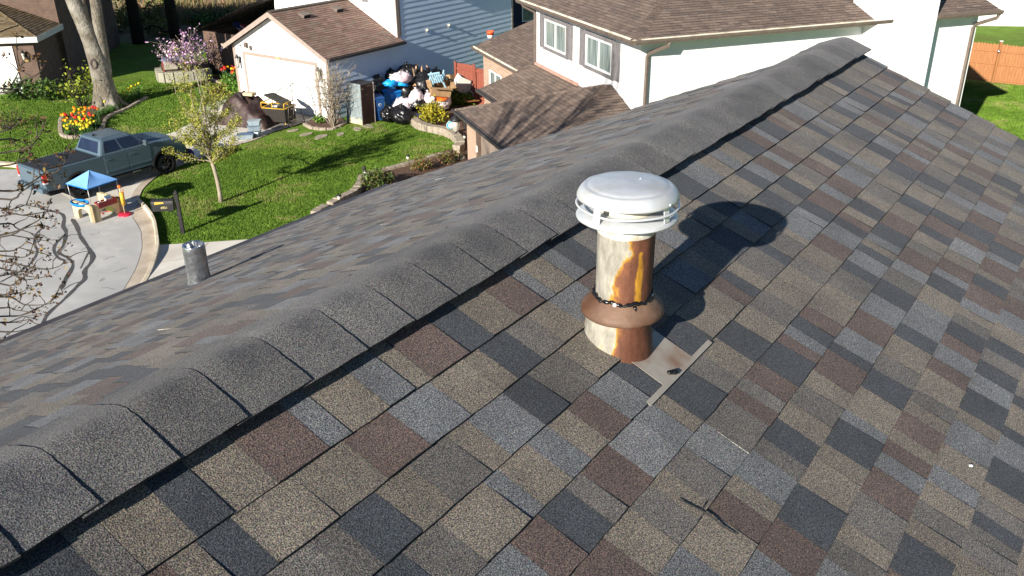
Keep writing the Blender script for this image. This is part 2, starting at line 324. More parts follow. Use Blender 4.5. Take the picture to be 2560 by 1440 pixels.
# ------------------------------------------------------------------ roofs
PAL = [((.132, .138, .145), 18), ((.158, .138, .112), 27), ((.048, .054, .063), 17), ((.104, .076, .066), 18), ((.114, .106, .098), 24), ((.158, .162, .166), 4)]
PALB = [((.185, .137, .110), 5), ((.160, .118, .096), 5), ((.205, .152, .122), 4), ((.145, .110, .092), 3)]
PALG = [((.225, .145, .115), 5), ((.20, .125, .10), 5), ((.25, .165, .13), 4), ((.215, .16, .125), 3)]
PALT = [((.16, .115, .062), 4), ((.20, .15, .085), 4), ((.13, .092, .05), 3)]
EDGE = (.022, .022, .024)
def pick(pal):
    c = random.choices([p[0] for p in pal], [p[1] for p in pal])[0]; k = random.uniform(.88, 1.12)
    return tuple(x * k for x in c)
def shingles(mb, O, U, D, N, rows, wlo, whi, pal, t0=.0065, t1=.0035, fine=True, hole=None, warp=.0025):
    O, U, D, N = Vector(O), Vector(U), Vector(D), Vector(N); last = None
    for ri, (d0, d1, ua, ub) in enumerate(rows):
        u = ua; first = True
        while u < ub - 1e-6:
            wd = random.uniform(wlo, whi)
            if first: wd *= random.uniform(.3, 1); first = False
            u1 = min(u + wd, ub)
            if ub - u1 < wlo * .4: u1 = ub
            segs = [(u, u1)]
            if hole and hole[0] <= ri <= hole[1]:
                a, b = hole[2], hole[3]
                segs = [(max(p, q0), min(r, q1)) for p, r in [(u, u1)] for q0, q1 in ((-99, a), (b, 99)) if min(r, q1) - max(p, q0) > .004]
            c = pick(pal)
            while last is not None and abs(c[0] - last[0]) < .02 and fine: c = pick(pal)
            last = c; tooth = random.random() < .5
            t = t0 + (t1 if tooth else 0) + random.uniform(-.001, .001)
            for (a, b) in segs:
                n = max(1, int((b - a) / .045)) if fine else 1
                mrow = (0, .5, 1) if fine else (0, 1)
                vs = []
                for mi, m in enumerate(mrow):
                    for i in range(n + 1):
                        x = a + (b - a) * i / n; d = d0 + (d1 - d0) * m
                        if m == 1 and fine: d += random.uniform(-.0016, .0016)
                        h = .0012 + (t - .0012) * m
                        if fine: h += warp * noise.noise(Vector((x * 5, d * 5, 2.2))) * (m + .15)
                        vs.append(O + U * x + D * d + N * h)
                k = n + 1; R = len(mrow)
                for i in range(n + 1): vs.append(vs[(R - 1) * k + i] - N * (t + .004))
                fs = [(r * k + i, (r + 1) * k + i, (r + 1) * k + i + 1, r * k + i + 1) for r in range(R) for i in range(n)]
                cc = [c] * (n * (R - 1)) + [EDGE] * n
                # side cheeks of the thicker tabs
                if tooth:
                    e0 = len(vs)
                    for i in (0, n):
                        vs += [vs[i] - N * .004, vs[(R - 1) * k + i] - N * (t + .003)]
                    fs += [(0, e0, e0 + 1, (R - 1) * k), (n, (R - 1) * k + n, e0 + 3, e0 + 2)]; cc += [(.30, .29, .27) if random.random() < .012 else EDGE, EDGE]
                mb.add(vs, fs, 0, cc)
            u = u1
    return mb

HAZ = R_(54.656); AL, BE = R_(22.09), R_(23.0); RZ = 8.9451
HOUSE = (-1.27352644, 0.90317474, 0.0)
RX0, RX1 = -3.0, 5.86
house = thing('family_house', 'dark shingled gable roof in the foreground with a bumpy ridge cap, carrying two metal vents', 'house', HOUSE, HAZ)
def rp(u, w, h=0): return Vector((u, -w * math.cos(AL) - h * math.sin(AL), RZ - w * math.sin(AL) + h * math.cos(AL)))     # right slope
def lp(u, s, h=0): return Vector((u, s * math.cos(BE) + h * math.sin(BE), RZ - s * math.sin(BE) + h * math.cos(BE)))     # left slope
mb = MB()
rows = [(.3153 + .143 * (k - 1), .3153 + .143 * k, RX0, RX1 + random.uniform(-.02, .02)) for k in range(-2, 27)]
rows[:3] = [(0.0, rows[2][1], RX0, RX1)]
shingles(mb, rp(0, 0), (1, 0, 0), rp(0, 1) - rp(0, 0), (rp(0, 0, 1) - rp(0, 0)), rows, .055, .165, PAL, hole=(3, 3, 1.965, 2.15))
rows = [(.143 * k, .143 * (k + 1), RX0, RX1 + random.uniform(-.02, .02)) for k in range(30)]
shingles(mb, lp(0, 0), (1, 0, 0), lp(0, 1) - lp(0, 0), (lp(0, 0, 1) - lp(0, 0)), rows, .055, .165, PAL)
mb.build('roof', M['shingle'], house)
mb = MB()
for P_, L_ in ((rp, 4.16), (lp, 4.27)):
    a = [P_(RX0, .0, -.004), P_(RX1 - .03, .0, -.004), P_(RX1 - .03, L_, -.004), P_(RX0, L_, -.004)]
    mb.prism(a, P_(0, 0, -.13) - P_(0, 0, 0))
mb.build('roof_deck', M['felt'], house)
mb = MB()
for P_, L_, sg in ((rp, 4.16, -1), (lp, 4.27, 1)):
    e = P_(0, L_, -.02)
    mb.box(RX0, RX1 - .02, min(e.y, e.y + sg * .12), max(e.y, e.y + sg * .12), e.z - .12, e.z)
mb.build('gutter', M['gutter'], house)
mb = MB()
yl, yr = 3.35, -3.3
mb.poly([(5.5, yr, 0), (5.5, yl, 0), (5.5, yl, RZ - yl * math.tan(BE) - .16), (5.5, 0, RZ - .16), (5.5, yr, RZ + yr * math.tan(AL) - .16)])
mb.box(RX0, 5.5, yr, yl, 0, RZ - 1.75)
mb.build('wall', M['white'], house)
# ridge cap: overlapping bent shingles on a raised ridge vent
mb = MB()
ends = [.467, .619, .798, .975, 1.155, 1.337, 1.512, 1.69, 1.8675, 2.043, 2.218]
while ends[-1] < RX1 - .1: ends.append(ends[-1] + random.uniform(.172, .182))
ends[-1] = RX1 + .03
while ends[0] > RX0: ends.insert(0, ends[0] - random.uniform(.172, .182))
ta = math.tan((AL + BE) / 2)
for k in range(1, len(ends)):
    x0, x1 = ends[k - 1] - .035, ends[k]; yo = random.uniform(-.006, .006); hh = random.uniform(-.0006, .0006); tw = random.uniform(-.005, .005)
    c = random.uniform(.72, 1.2); nx, ny = 6, 22; vs = []
    for i in range(nx + 1):
        f = i / nx
        for j in range(ny + 1):
            q = -1 + 2 * j / ny; y = q * .170 + yo * f
            x = x0 + (x1 - x0) * f + tw * q * f + (random.uniform(-.0015, .0015) if i == nx else 0)
            z = RZ + .0545 - ta * math.sqrt(y * y + .042 ** 2) + hh * f + .006 * f - .002 + .0085 * math.sin(math.pi * min(1, f * 1.15)) ** 2 * math.exp(-(q / .42) ** 2) - .004
            z += .0035 * noise.noise(Vector((x * 4, y * 7, 3.1)))
            if j in (0, ny): y += random.uniform(-.0018, .0018)
            vs.append(Vector((x, y, z)))
    w_ = ny + 1; nb = len(vs)
    fs = [(i * w_ + j, (i + 1) * w_ + j, (i + 1) * w_ + j + 1, i * w_ + j + 1) for i in range(nx) for j in range(ny)]
    mb.add(vs, fs, 0, (c, c, c), True)
    e = vs[nx * w_:]; mb.add(e + [p - Vector((0, 0, .006)) for p in e], [(j, j + w_, j + w_ + 1, j + 1) for j in range(ny)], 1)
    for jj in (0, ny):
        e = [vs[i * w_ + jj] for i in range(nx + 1)]
        mb.add(e + [p - Vector((0, 0, .005)) for p in e], [(i, i + 1, i + nx + 2, i + nx + 1) for i in range(nx)], 1)
    mb.add([p - Vector((0, 0, .005)) for p in vs], fs, 1)
mb.build('ridge_cap', [M['cap'], M['felt']], house)
mb = MB()
for P_ in (rp, lp):
    mb.prism([P_(RX0, .0, .002), P_(RX1 - .01, .0, .002), P_(RX1 - .01, .118, .002), P_(RX0, .118, .002)], P_(0, 0, .033) - P_(0, 0, 0))
mb.build('ridge_vent', M['felt'], house)

def hw(p):                                          # house frame -> world
    c, s = math.cos(HAZ), math.sin(HAZ)
    return Vector((HOUSE[0] + p.x * c - p.y * s, HOUSE[1] + p.x * s + p.y * c, p.z))

# ------------------------------------------------------------------ flue vent on the right slope
vw = hw(rp(2.028, .545)); vw.z -= .024; vw.x += .007
vent = thing('flue_vent', 'rust-streaked metal flue vent with a round aluminium cap on the dark shingle roof', 'roof vent', vw)
mb = MB(); mb.lathe([(.0795, -.03), (.0795, .05), (.079, .16), (.079, .25), (.079, .370)], 64)
mb.box(.0775, .0815, -.006, .006, .16, .370)
pipe = mb.build('flue_pipe', rust_mat('rusty_galvanised', R_(-15), 2.2, .16, .36, R_(-66)), vent, rz=0)
mb = MB(); mb.lathe([(.0805, .346), (.0812, .350), (.081, .398), (.076, .40)], 64)
CZ = .018; nk = mb.build('pipe_neck', mat('chipped_white_paint', (.62, .60, .54), (.72, .70, .64), 22, .6, c3=(.38, .30, .2), s3=28), vent); nk.location.z = CZ
mb = MB(); mb.lathe([(.074, .34), (.082, .40), (.070, .445), (.02, .455)], 48)
mb.build('flue_throat', mat('sooty_cream', (.5, .44, .34), (.62, .56, .45), 14, .7), vent).location.z = CZ
mb = MB(); mb.lathe([(.0, .4885), (.06, .487), (.098, .4835), (.108, .4805), (.112, .4775), (.117, .4785), (.124, .4755), (.131, .4685), (.1365, .459), (.139, .452), (.1395, .4475), (.136, .4455), (.12, .447), (.03, .45)], 72, wob=.0012)
cap = mb.build('vent_cap', M['alu'], vent); cap.location.z = CZ
mb = MB()                                           # pressed marks on the crown of the cap
for i in range(26):
    t = i / 26 * 6.283; r = .028 + .004 * (i % 3)
    mb.blob((r * 1.15 * math.cos(t), .02 + r * .55 * math.sin(t), .4868), (.0026, .0015, .0011), seed=i, rough=.1, n=5)
mb.build('stamped_mark', M['alu2'], cap)
for h in (.4275,):
    mb = MB(); pts = [(.1395 * math.cos(i / 64 * 6.2832), .1395 * math.sin(i / 64 * 6.2832), h + .0012 * math.sin(i * .4)) for i in range(65)]
    mb.tube(pts, .0033, 6, cap=False); mb.build('cap_ring', M['alu2'], vent).location.z = CZ
mb = MB(); mb.lathe([(.083, .4125), (.11, .4085), (.128, .4025), (.1385, .3965), (.1405, .393), (.139, .3895), (.11, .396), (.083, .400)], 72, wob=.0008)
mb.build('cap_flange', M['alu'], vent).location.z = CZ
for k in range(4):
    a = R_(-135 + 90 * k); mb = MB(); rot = Matrix.Rotation(a, 3, 'Z')
    vs = [rot @ Vector(q) for q in ((.127, -.011, .448), (.127, .011, .448), (.131, .011, .404), (.131, -.011, .404), (.129, -.011, .448), (.129, .011, .448), (.133, .011, .404), (.133, -.011, .404))]
    mb.add(vs, [(0, 1, 2, 3), (4, 7, 6, 5), (0, 4, 5, 1), (1, 5, 6, 2), (2, 6, 7, 3), (3, 7, 4, 0)])
    mb.lathe([(.0, .003), (.003, .0025), (.004, 0)], 8, M=Matrix.Translation(rot @ Vector((.1395, 0, .455))) @ rot.to_4x4() @ Matrix.Rotation(R_(90), 4, 'Y'))
    mb.build('cap_bracket', M['alu2'], vent).location.z = CZ
rust2 = mat('brown_rust', (.10, .056, .036), (.195, .12, .082), 13, .6, .05, bump=.003, bscale=24, c3=(.10, .045, .026), s3=9, detail=9)
mb = MB(); mb.lathe([(.0805, .174), (.084, .171), (.088, .167), (.099, .156), (.110, .145), (.1165, .138), (.1195, .131), (.1205, .124), (.119, .118), (.115, .1165), (.108, .124), (.09, .145), (.082, .152)], 72, wob=.0022)
mb.build('storm_collar', rust2, vent)
mb = MB()
pts = [((.0835 + .0018 * math.sin(i * 1.9)) * math.cos(i / 90 * 6.2832), (.0835 + .0018 * math.sin(i * 1.9)) * math.sin(i / 90 * 6.2832), .1725 + .0035 * math.sin(i * .55) + .002 * math.sin(i * 1.7)) for i in range(91)]
mb.tube(pts, [.0042 + .0022 * abs(math.sin(i * .8)) for i in range(91)], 7, cap=False)
mb.tube([(.02, -.085, .170), (.024, -.09, .163), (.026, -.094, .156)], [.005, .004, .001], 6)
mb.build('sealant_band', M['sealant'], vent)
mb = MB(); a0 = R_(-112); c0 = Vector((.0895 * math.cos(a0), .0895 * math.sin(a0), .173))
mb.lathe([(.0, .004), (.005, .003), (.007, .0), (.006, -.003)], 12, M=Matrix.Translation(c0) @ Matrix.Rotation(a0, 4, 'Z') @ Matrix.Rotation(R_(90), 4, 'Y'))
mb.build('band_screw', M['alu2'], vent)
mb = MB(); mb.lathe([(.081, .15), (.090, .13), (.096, .08), (.102, .03), (.107, -.03), (.109, -.11)], 64)
mb.build('flashing_cone', rust_mat('rusty_cone', R_(-30), 1.85, -.1, .15), vent).location = (-.011, 0, 0)
mb = MB()
def rel(u, w, h): return hw(rp(u, w, h)) - vw
def slab(pts, h, t=.0012, m=0):
    mb.prism([rel(u, w, h) for u, w in pts], rel(0, 0, t) - rel(0, 0, 0), m)
slab([(1.855, .738), (2.272, .736), (2.27, .752), (1.853, .755)], .0085, .0016)
slab([(1.962, .60), (2.152, .58), (2.152, .737), (1.962, .737)], .0068)
plate = mb.build('flashing_plate', mat('stained_flashing', (.36, .33, .28), (.48, .44, .38), 8, .55, .3, c3=(.21, .105, .055), s3=8), vent)
mb = MB(); mb.blob(rel(2.034, .735, .013), (.013, .009, .008), 3, .3, n=8); mb.blob(rel(2.022, .727, .012), (.009, .008, .006), 4, .3, n=8)
mb.build('sealant_blob', M['sealant'], vent)

# lead vent stack low on the left slope
sw = hw(lp(2.6335, 2.663)); mb = MB()
prof = [(.071, -.05), (.0665, .0), (.0625, .02), (.0605, .06), (.0595, .10), (.0615, .125), (.0605, .15), (.061, .2), (.0605, .224), (.058, .2295), (.0545, .228)]
mb.lathe(prof, 40, wob=.0028)
st = thing('vent_stack', 'short dented lead-sleeved vent pipe with crimped rim low on the far slope', 'vent pipe', sw)
mb.build('lead_sleeve', M['lead'], st)
mb = MB(); n = 40; vs = []
for r, z in ((.0565, .229), (.046, .222), (.036, .19), (.034, .12)):
    for j in range(n):
        t = 2 * math.pi * j / n; rr = r * (1 + (.16 * math.sin(3 * t + 1) + .1 * math.sin(7 * t)) * (0 if r > .05 else 1)); vs.append((rr * math.cos(t), rr * math.sin(t), z + .006 * math.sin(5 * t) * (r < .05)))
mb.add(vs, [(i * n + j, i * n + (j + 1) % n, (i + 1) * n + (j + 1) % n, (i + 1) * n + j) for i in range(3) for j in range(n)], 0, None, False)
mb.build('crimped_rim', M['lead'], st)
mb = MB(); mb.lathe([(.0, .12), (.034, .12)], 24); mb.build('pipe_opening', M['sealant'], st)

# ------------------------------------------------------------------ ground, road, drives, beds
def sheet(name, pts, m, z, kind='structure', sub=None):
    mb = MB(); mb.poly([(p.x, p.y, z) for p in pts]); return tag(mb.build(name, m), kind=kind)
def gp(*uv): return [g(u, v) for u, v in uv]
def smooth(pts, n=6):                               # Catmull-Rom through the points
    P = [pts[0]] + list(pts) + [pts[-1]]; out = []
    for i in range(1, len(P) - 2):
        for k in range(n):
            t = k / n; a, b, c, d = P[i - 1], P[i], P[i + 1], P[i + 2]
            out.append(.5 * ((2 * b) + (c - a) * t + (2 * a - 5 * b + 4 * c - d) * t * t + (3 * b - a - 3 * c + d) * t ** 3))
    return out + [pts[-1]]
mb = MB(); mb.poly([(-600, -400, -.012), (600, -400, -.012), (600, 900, -.012), (-600, 900, -.012)])
tag(mb.build('ground', M['lawn']), kind='structure')
mb = MB(); mb.poly([(-30, 57.5, -.006), (-17, 57.5, -.006), (-10, 62, -.006), (10, 90, -.006), (10, 200, -.006), (-120, 200, -.006), (-120, 70, -.006)])
tag(mb.build('field', M['field']), kind='structure')

joint = smooth(gp((331, 544), (350, 574), (354, 600), (354, 624), (342, 664), (328, 692), (296, 742), (240, 810)))
outer = smooth(gp((347, 502), (372, 528), (389, 555), (397, 594), (399, 621), (392, 652), (378, 683), (356, 718), (300, 790)))
road = gp((0, 423), (60, 424), (110, 440), (200, 490), (300, 505), (347, 503)) + joint[3:] + [Vector((-8, 16, 0)), Vector((-7, 6, 0)), Vector((-60, 6, 0)), Vector((-60, 31, 0))]
sheet('road', road, M['road'], .0)
# gutter pan and kerb sweep round the turning circle
def strip(mb, a, b, za, zb, m=0):
    n = min(len(a), len(b))
    for i in range(n - 1): mb.quad((a[i].x, a[i].y, za), (b[i].x, b[i].y, zb), (b[i + 1].x, b[i + 1].y, zb), (a[i + 1].x, a[i + 1].y, za), m)
def resample(p, n):
    d = [0]
    for i in range(1, len(p)): d.append(d[-1] + (p[i] - p[i - 1]).length)
    out = []
    for k in range(n):
        t = d[-1] * k / (n - 1); i = max(j for j in range(len(d)) if d[j] <= t + 1e-9); i = min(i, len(p) - 2)
        f = (t - d[i]) / max(d[i + 1] - d[i], 1e-9); out.append(p[i].lerp(p[i + 1], f))
    return out
o_, j_ = resample(outer, 60), resample(joint, 60)
ki = [o + (j - o).normalized() * .17 for o, j in zip(o_, j_)]
kb = [o + (j - o).normalized() * .24 for o, j in zip(o_, j_)]
mb = MB(); strip(mb, kb, j_, .02, .006); tag(mb.build('gutter_pan', M['gutcon']), kind='structure')
mb = MB()
for i in range(59):
    h0, h1 = [.15 if k < 34 else max(.03, .15 - (k - 34) * .012) for k in (i, i + 1)]
    mb.quad((*o_[i].xy, h0), (*o_[i + 1].xy, h1), (*ki[i + 1].xy, h1), (*ki[i].xy, h0))
    mb.quad((*ki[i].xy, h0), (*ki[i + 1].xy, h1), (*kb[i + 1].xy, .018), (*kb[i].xy, .018))
    mb.quad((*o_[i].xy, -.02), (*o_[i + 1].xy, -.02), (*o_[i + 1].xy, h1), (*o_[i].xy, h0))
mb.poly([(*o_[0].xy, -.02), (*o_[0].xy, .15), (*ki[0].xy, .15), (*kb[0].xy, .018)])
tag(mb.build('kerb', M['curb'], bevel=.02), kind='structure')
fk = smooth(gp((-80, 402), (0, 411), (40, 414), (58, 419)))
mb = MB(); off = Vector((0, -.2, 0))
for a, b in zip(fk, fk[1:]):
    mb.prism([(a.x, a.y, -.01), (b.x, b.y, -.01), (b.x + off.x, b.y + off.y, -.01), (a.x, a.y + off.y, -.01)], (0, 0, .14))
tag(mb.build('kerb', M['curb']), kind='structure')
# sealed cracks
CR = [((92, 510), (111, 524), (150, 533), (160, 545), (158, 566), (165, 581), (158, 614), (146, 631), (172, 647), (182, 664), (165, 697), (153, 725)),
      ((180, 547), (192, 566), (201, 591), (220, 619), (232, 640), (227, 657), (212, 676), (212, 697), (198, 711), (160, 749), (118, 787), (104, 822)),
      ((113, 565), (90, 586), (87, 612), (93, 628), (83, 650), (59, 673), (0, 706)), ((163, 586), (139, 610), (135, 628), (146, 645), (163, 652)),
      ((163, 593), (179, 587), (196, 588)), ((172, 645), (194, 633), (222, 628)), ((222, 630), (214, 645), (201, 672)), ((158, 725), (178, 712), (198, 705))]
mb = MB()
for ci, c in enumerate(CR):
    p = resample(smooth(gp(*c), 8), 70); wd = (.105, .115, .07, .085, .045, .05, .05, .04)[ci]
    L_, R2 = [], []
    for i in range(len(p)):
        d = (p[min(i + 1, 69)] - p[max(i - 1, 0)]).normalized(); nn = Vector((-d.y, d.x, 0)); ww = wd * (1 + .55 * noise.noise(p[i] * 1.7 + Vector((ci * 9, 0, 0))) + random.uniform(-.12, .12))
        if i in (0, 69): ww *= .3
        L_.append(p[i] + nn * ww * .5); R2.append(p[i] - nn * ww * .5)
    strip(mb, L_, R2, .005, .005)
for i in range(15):                                 # hairline cracks
    q = g(random.uniform(20, 330), random.uniform(560, 760)); a = random.random() * 6.28; p = [q]
    for k in range(6): a += random.gauss(0, .8); p.append(p[-1] + Vector((math.cos(a), math.sin(a), 0)) * .09)
    for k in range(5):
        d = (p[k + 1] - p[k]).normalized(); nn = Vector((-d.y, d.x, 0)) * .006; mb.quad(*[(*v_.xy, .004) for v_ in (p[k] - nn, p[k] + nn, p[k + 1] + nn, p[k + 1] - nn)])
mb2 = MB(); jl = [a.lerp(b, .03) for a, b in zip(j_, o_)]; strip(mb, j_, jl, .0085, .0085)
tag(mb.build('crack_sealant', M['tar']), kind='structure')
# drives
dr = smooth(gp((347, 500), (352, 484), (361, 469), (385, 447), (417, 427), (486, 402), (560, 372), (640, 349), (718, 314), (760, 300), (800, 288), (836, 284)))
dl = gp((780, 262), (600, 228), (575, 252), (525, 285), (470, 312), (430, 332), (330, 362), (200, 395), (60, 418))
sheet('driveway', dr + dl + gp((60, 430), (200, 512), (300, 520)), M['drive'], .008)
mb = MB()
e = [p for p in dr[2:]]
for a, b in zip(e, e[1:]):
    d = (b - a).normalized(); nn = Vector((-d.y, d.x, 0)) * .26; mb.quad((*a.xy, .014), (*b.xy, .014), (*(b + nn).xy, .014), (*(a + nn).xy, .014))
tag(mb.build('driveway_edging', M['gutcon']), kind='structure')
mb = MB(); c_, s_ = math.cos(R_(54.5)), math.sin(R_(54.5))
G0 = Vector((-7.689, 37.803, 0))
def gw(x, y, z=0): return Vector((G0.x + x * c_ - y * s_, G0.y + x * s_ + y * c_, z))
mb.poly([gw(-2.6, .7, .018), gw(-.02, .7, .018), gw(-.02, 5.6, .018), gw(-1.6, 5.6, .018)])
tag(mb.build('garage_apron', mat('grey_concrete', (.20, .185, .165), (.27, .25, .225), 2, .9)), kind='structure')
sheet('walkway', smooth(gp((488, 303), (520, 288), (555, 277), (600, 262), (590, 248), (545, 254), (500, 272), (470, 290))), M['drive'], .012)
od = gp((399, 613), (520, 606), (655, 597), (790, 560)) + [Vector((-2, 22, 0)), Vector((-3, 15, 0)), Vector((-8, 15, 0))] + [o_[i] for i in range(59, 34, -3)]
sheet('driveway', od, M['drive'], .012)
mb = MB()
for a, b in (((396, 657), (640, 622)), ((520, 606), (470, 690))):
    p, q = g(*a), g(*b); d = (q - p).normalized(); nn = Vector((-d.y, d.x, 0)) * .012; mb.quad(*[(*v_.xy, .016) for v_ in (p - nn, p + nn, q + nn, q - nn)])
tag(mb.build('control_joint', M['gutcon']), kind='structure')
# mulch beds
bedA = smooth(gp((787, 546), (800, 535), (840, 515), (885, 490), (903, 468), (908, 448), (930, 436), (960, 428), (1000, 418), (1060, 402), (1105, 388), (1140, 383), (1152, 374), (1146, 358), (1128, 343), (1100, 334), (1070, 328), (1043, 318), (1032, 304), (1036, 292), (1050, 283), (1080, 272)))
sheet('mulch_bed', bedA + gp((1190, 262), (1230, 300), (1260, 370)) + [Vector((-1.5, 27, 0)), Vector((-3.2, 25.5, 0))], M['mulch'], .02)
bedB = smooth(gp((762, 312), (775, 320), (800, 325), (835, 324), (858, 313), (866, 306)))
sheet('mulch_bed', bedB + gp((850, 292), (790, 290)), M['mulch'], .022)
bedC = smooth(gp((155, 341), (152, 318), (158, 296), (200, 280), (235, 268), (290, 262), (340, 250), (366, 243), (345, 256), (310, 272), (270, 292), (262, 318), (240, 334), (200, 345), (172, 347)))
sheet('mulch_bed', bedC, M['mulch'], .018)
bedD = smooth(gp((495, 205), (530, 192), (575, 190), (612, 198), (618, 222), (600, 230), (560, 212)))
sheet('mulch_bed', bedD, M['mulch'], .018)
sheet('soil_patch', smooth(gp((500, 258), (540, 248), (580, 240), (560, 236), (520, 246))), M['mulch'], .016)
# grass blades over the nearer lawns
def inpoly(x, y, P):
    r = np.zeros(len(x), bool); j = len(P) - 1
    for i in range(len(P)):
        xi, yi, xj, yj = P[i].x, P[i].y, P[j].x, P[j].y
        c = ((yi > y) != (yj > y)) & (x < (xj - xi) * (y - yi) / (yj - yi + 1e-12) + xi); r ^= c; j = i
    return r
def blades(name, quad, n, h, seed, excl=(), pal=((.082, .160, .014), (.152, .255, .03))):
    rs = np.random.RandomState(seed); P = gp(*quad)
    x = rs.uniform(min(p.x for p in P), max(p.x for p in P), n * 4); y = rs.uniform(min(p.y for p in P), max(p.y for p in P), n * 4)
    k = inpoly(x, y, P)
    for E in excl: k &= ~inpoly(x, y, E)
    x, y = x[k][:n], y[k][:n]; n = len(x)
    pn = np.array([noise.noise(Vector((a * .45, b * .45, 3))) + .6 * noise.noise(Vector((a * 1.9, b * 1.9, 8))) for a, b in zip(x, y)])
    a = rs.uniform(0, 6.283, n); hh = h * rs.uniform(.5, 1.35, n) * (1 + .4 * pn); wd = rs.uniform(.010, .018, n)
    lx, ly = rs.normal(0, .025, n), rs.normal(0, .025, n)
    V = np.zeros((n, 3, 3)); V[:, 0, 0] = x + np.cos(a) * wd; V[:, 0, 1] = y + np.sin(a) * wd; V[:, 1, 0] = x - np.cos(a) * wd; V[:, 1, 1] = y - np.sin(a) * wd
    V[:, 2, 0] = x + lx; V[:, 2, 1] = y + ly; V[:, 2, 2] = hh; V[:, :2, 2] = -.01
    me = bpy.data.meshes.new(name); me.vertices.add(n * 3); me.vertices.foreach_set('co', V.ravel()); me.loops.add(n * 3); me.loops.foreach_set('vertex_index', np.arange(n * 3))
    me.polygons.add(n); me.polygons.foreach_set('loop_start', np.arange(n) * 3); me.polygons.foreach_set('loop_total', np.full(n, 3))
    t = np.clip(.5 + pn * .7 + rs.normal(0, .22, n), 0, 1)[:, None]; c = np.array(pal[0]) * (1 - t) + np.array(pal[1]) * t
    dry = (pn > .36) & (rs.rand(n) < .5); c[dry] = (.24, .24, .08)
    c = np.concatenate([c, np.ones((n, 1))], 1); ca = me.color_attributes.new('col', 'FLOAT_COLOR', 'CORNER'); ca.data.foreach_set('color', np.repeat(c, 3, 0).ravel())
    me.materials.append(M['blade']); me.update(calc_edges=True); me.validate()
    o = bpy.data.objects.new(name, me); COL.objects.link(o); return tag(o, kind='stuff')
lawn1 = [(401, 606), (655, 594), (790, 545), (885, 490), (908, 445), (1000, 418), (1140, 381), (1148, 362), (1100, 336), (1043, 320), (1032, 296), (960, 296), (870, 312), (800, 328), (640, 352), (486, 406), (417, 431), (361, 473), (352, 500), (390, 556)]
blades('grass', lawn1, 150000, .038, 1, [bedB])
blades('grass', [(0, 408), (60, 412), (190, 396), (330, 362), (430, 331), (500, 296), (560, 262), (610, 226), (540, 195), (400, 190), (150, 230), (0, 240)], 90000, .042, 2, [bedC, bedD])
blades('grass', [(2390, 260), (2400, 205), (2560, 214), (2560, 350)], 30000, .042, 3)

# stone edging and low walls (each a run of blocks)
def blocks(name, line, h, wd, label, cat, step=.3, m='stone', z0=0.0, group=None):
    p = resample(line, max(3, int(sum((b - a).length for a, b in zip(line, line[1:])) / step) + 1)); mb = MB()
    for a, b in zip(p, p[1:]):
        d = (b - a); L_ = d.length; d.normalize(); nn = Vector((-d.y, d.x, 0)); q = random.uniform(-.012, .012); hh = h * random.uniform(.93, 1.05)
        a2, b2 = a + d * .006 + nn * q, b - d * .006 + nn * q
        mb.prism([(*(a2 - nn * wd / 2).xy, z0 - .02), (*(b2 - nn * wd / 2).xy, z0 - .02), (*(b2 + nn * wd / 2).xy, z0 - .02), (*(a2 + nn * wd / 2).xy, z0 - .02)], (0, 0, hh + .02))
    return tag(mb.build(name, M[m], bevel=.018), label, cat, group)
blocks('retaining_wall', bedA[:10], .22, .27, 'low tan stone bed wall curving beside our roof edge', 'garden wall')
blocks('retaining_wall', bedA[10:30], .24, .27, 'tan stone bed edging running along the dark round bush', 'garden wall')
blocks('retaining_wall', bedA[30:66], .12, .2, 'thin stone edging between lawn and the solar lamp bed', 'garden wall')
blocks('retaining_wall', bedA[66:], .30, .34, 'thick curved block wall round the yellow flowering bush', 'garden wall')
blocks('bed_edging', bedB, .1, .16, 'curved stone edging of the small bed at the garage corner', 'edging')
blocks('bed_edging', bedC[-18:] + bedC[:14], .13, .16, 'stone edging round the tulip bed behind the pickup', 'edging', .22)
blocks('bed_edging', smooth(gp((258, 322), (268, 296), (312, 276), (345, 258), (368, 245))), .1, .14, 'row of small stones edging the daffodil strip below the big trunk', 'edging', .25)
blocks('bed_edging', smooth(gp((530, 200), (550, 208), (575, 212), (605, 222))), .1, .16, 'pale stone edging in front of the tulips by the garage', 'edging', .25)
for k, (u, v) in enumerate(((733, 327), (766, 337), (803, 343), (851, 337), (893, 324), (918, 316), (600, 372))):
    if k == 6: continue
    mb = MB(); q = g(u, v); n = 9; r = .20 + .05 * (k % 3)
    mb.prism([(r * 1.3 * math.cos(i / n * 6.28) * random.uniform(.8, 1.1), r * .75 * math.sin(i / n * 6.28) * random.uniform(.8, 1.1), 0) for i in range(n)], (0, 0, .035))
    tag(mb.build('stepping_stone', M['stone'], loc=q, rz=R_(30 + 20 * k)), ('flat stepping stone in the grass nearest the rattan furniture', 'stepping stone second along from the rattan furniture', 'stepping stone in the lawn below the bare shrub bed', 'stepping stone between the bare shrub bed and the fridge', 'large flat stone at the foot of the fridge', 'flat stone right of the fridge foot')[k], 'stepping stone', 'stepping stones crossing the lawn')
# garden wall blocks of the pink-blossom bed
pl = smooth(gp((400, 196), (404, 205), (440, 207), (490, 203), (530, 197)))
blocks('planter_wall', pl, .55, .35, 'grey block planter wall below the pink blossom shrub', 'planter', .42, 'planter')
mb = MB(); mb.poly([(p.x, p.y, .45) for p in pl] + [(p.x, p.y, .45) for p in gp((520, 172), (405, 180))]); tag(mb.build('planter_soil', M['mulch']), kind='structure')

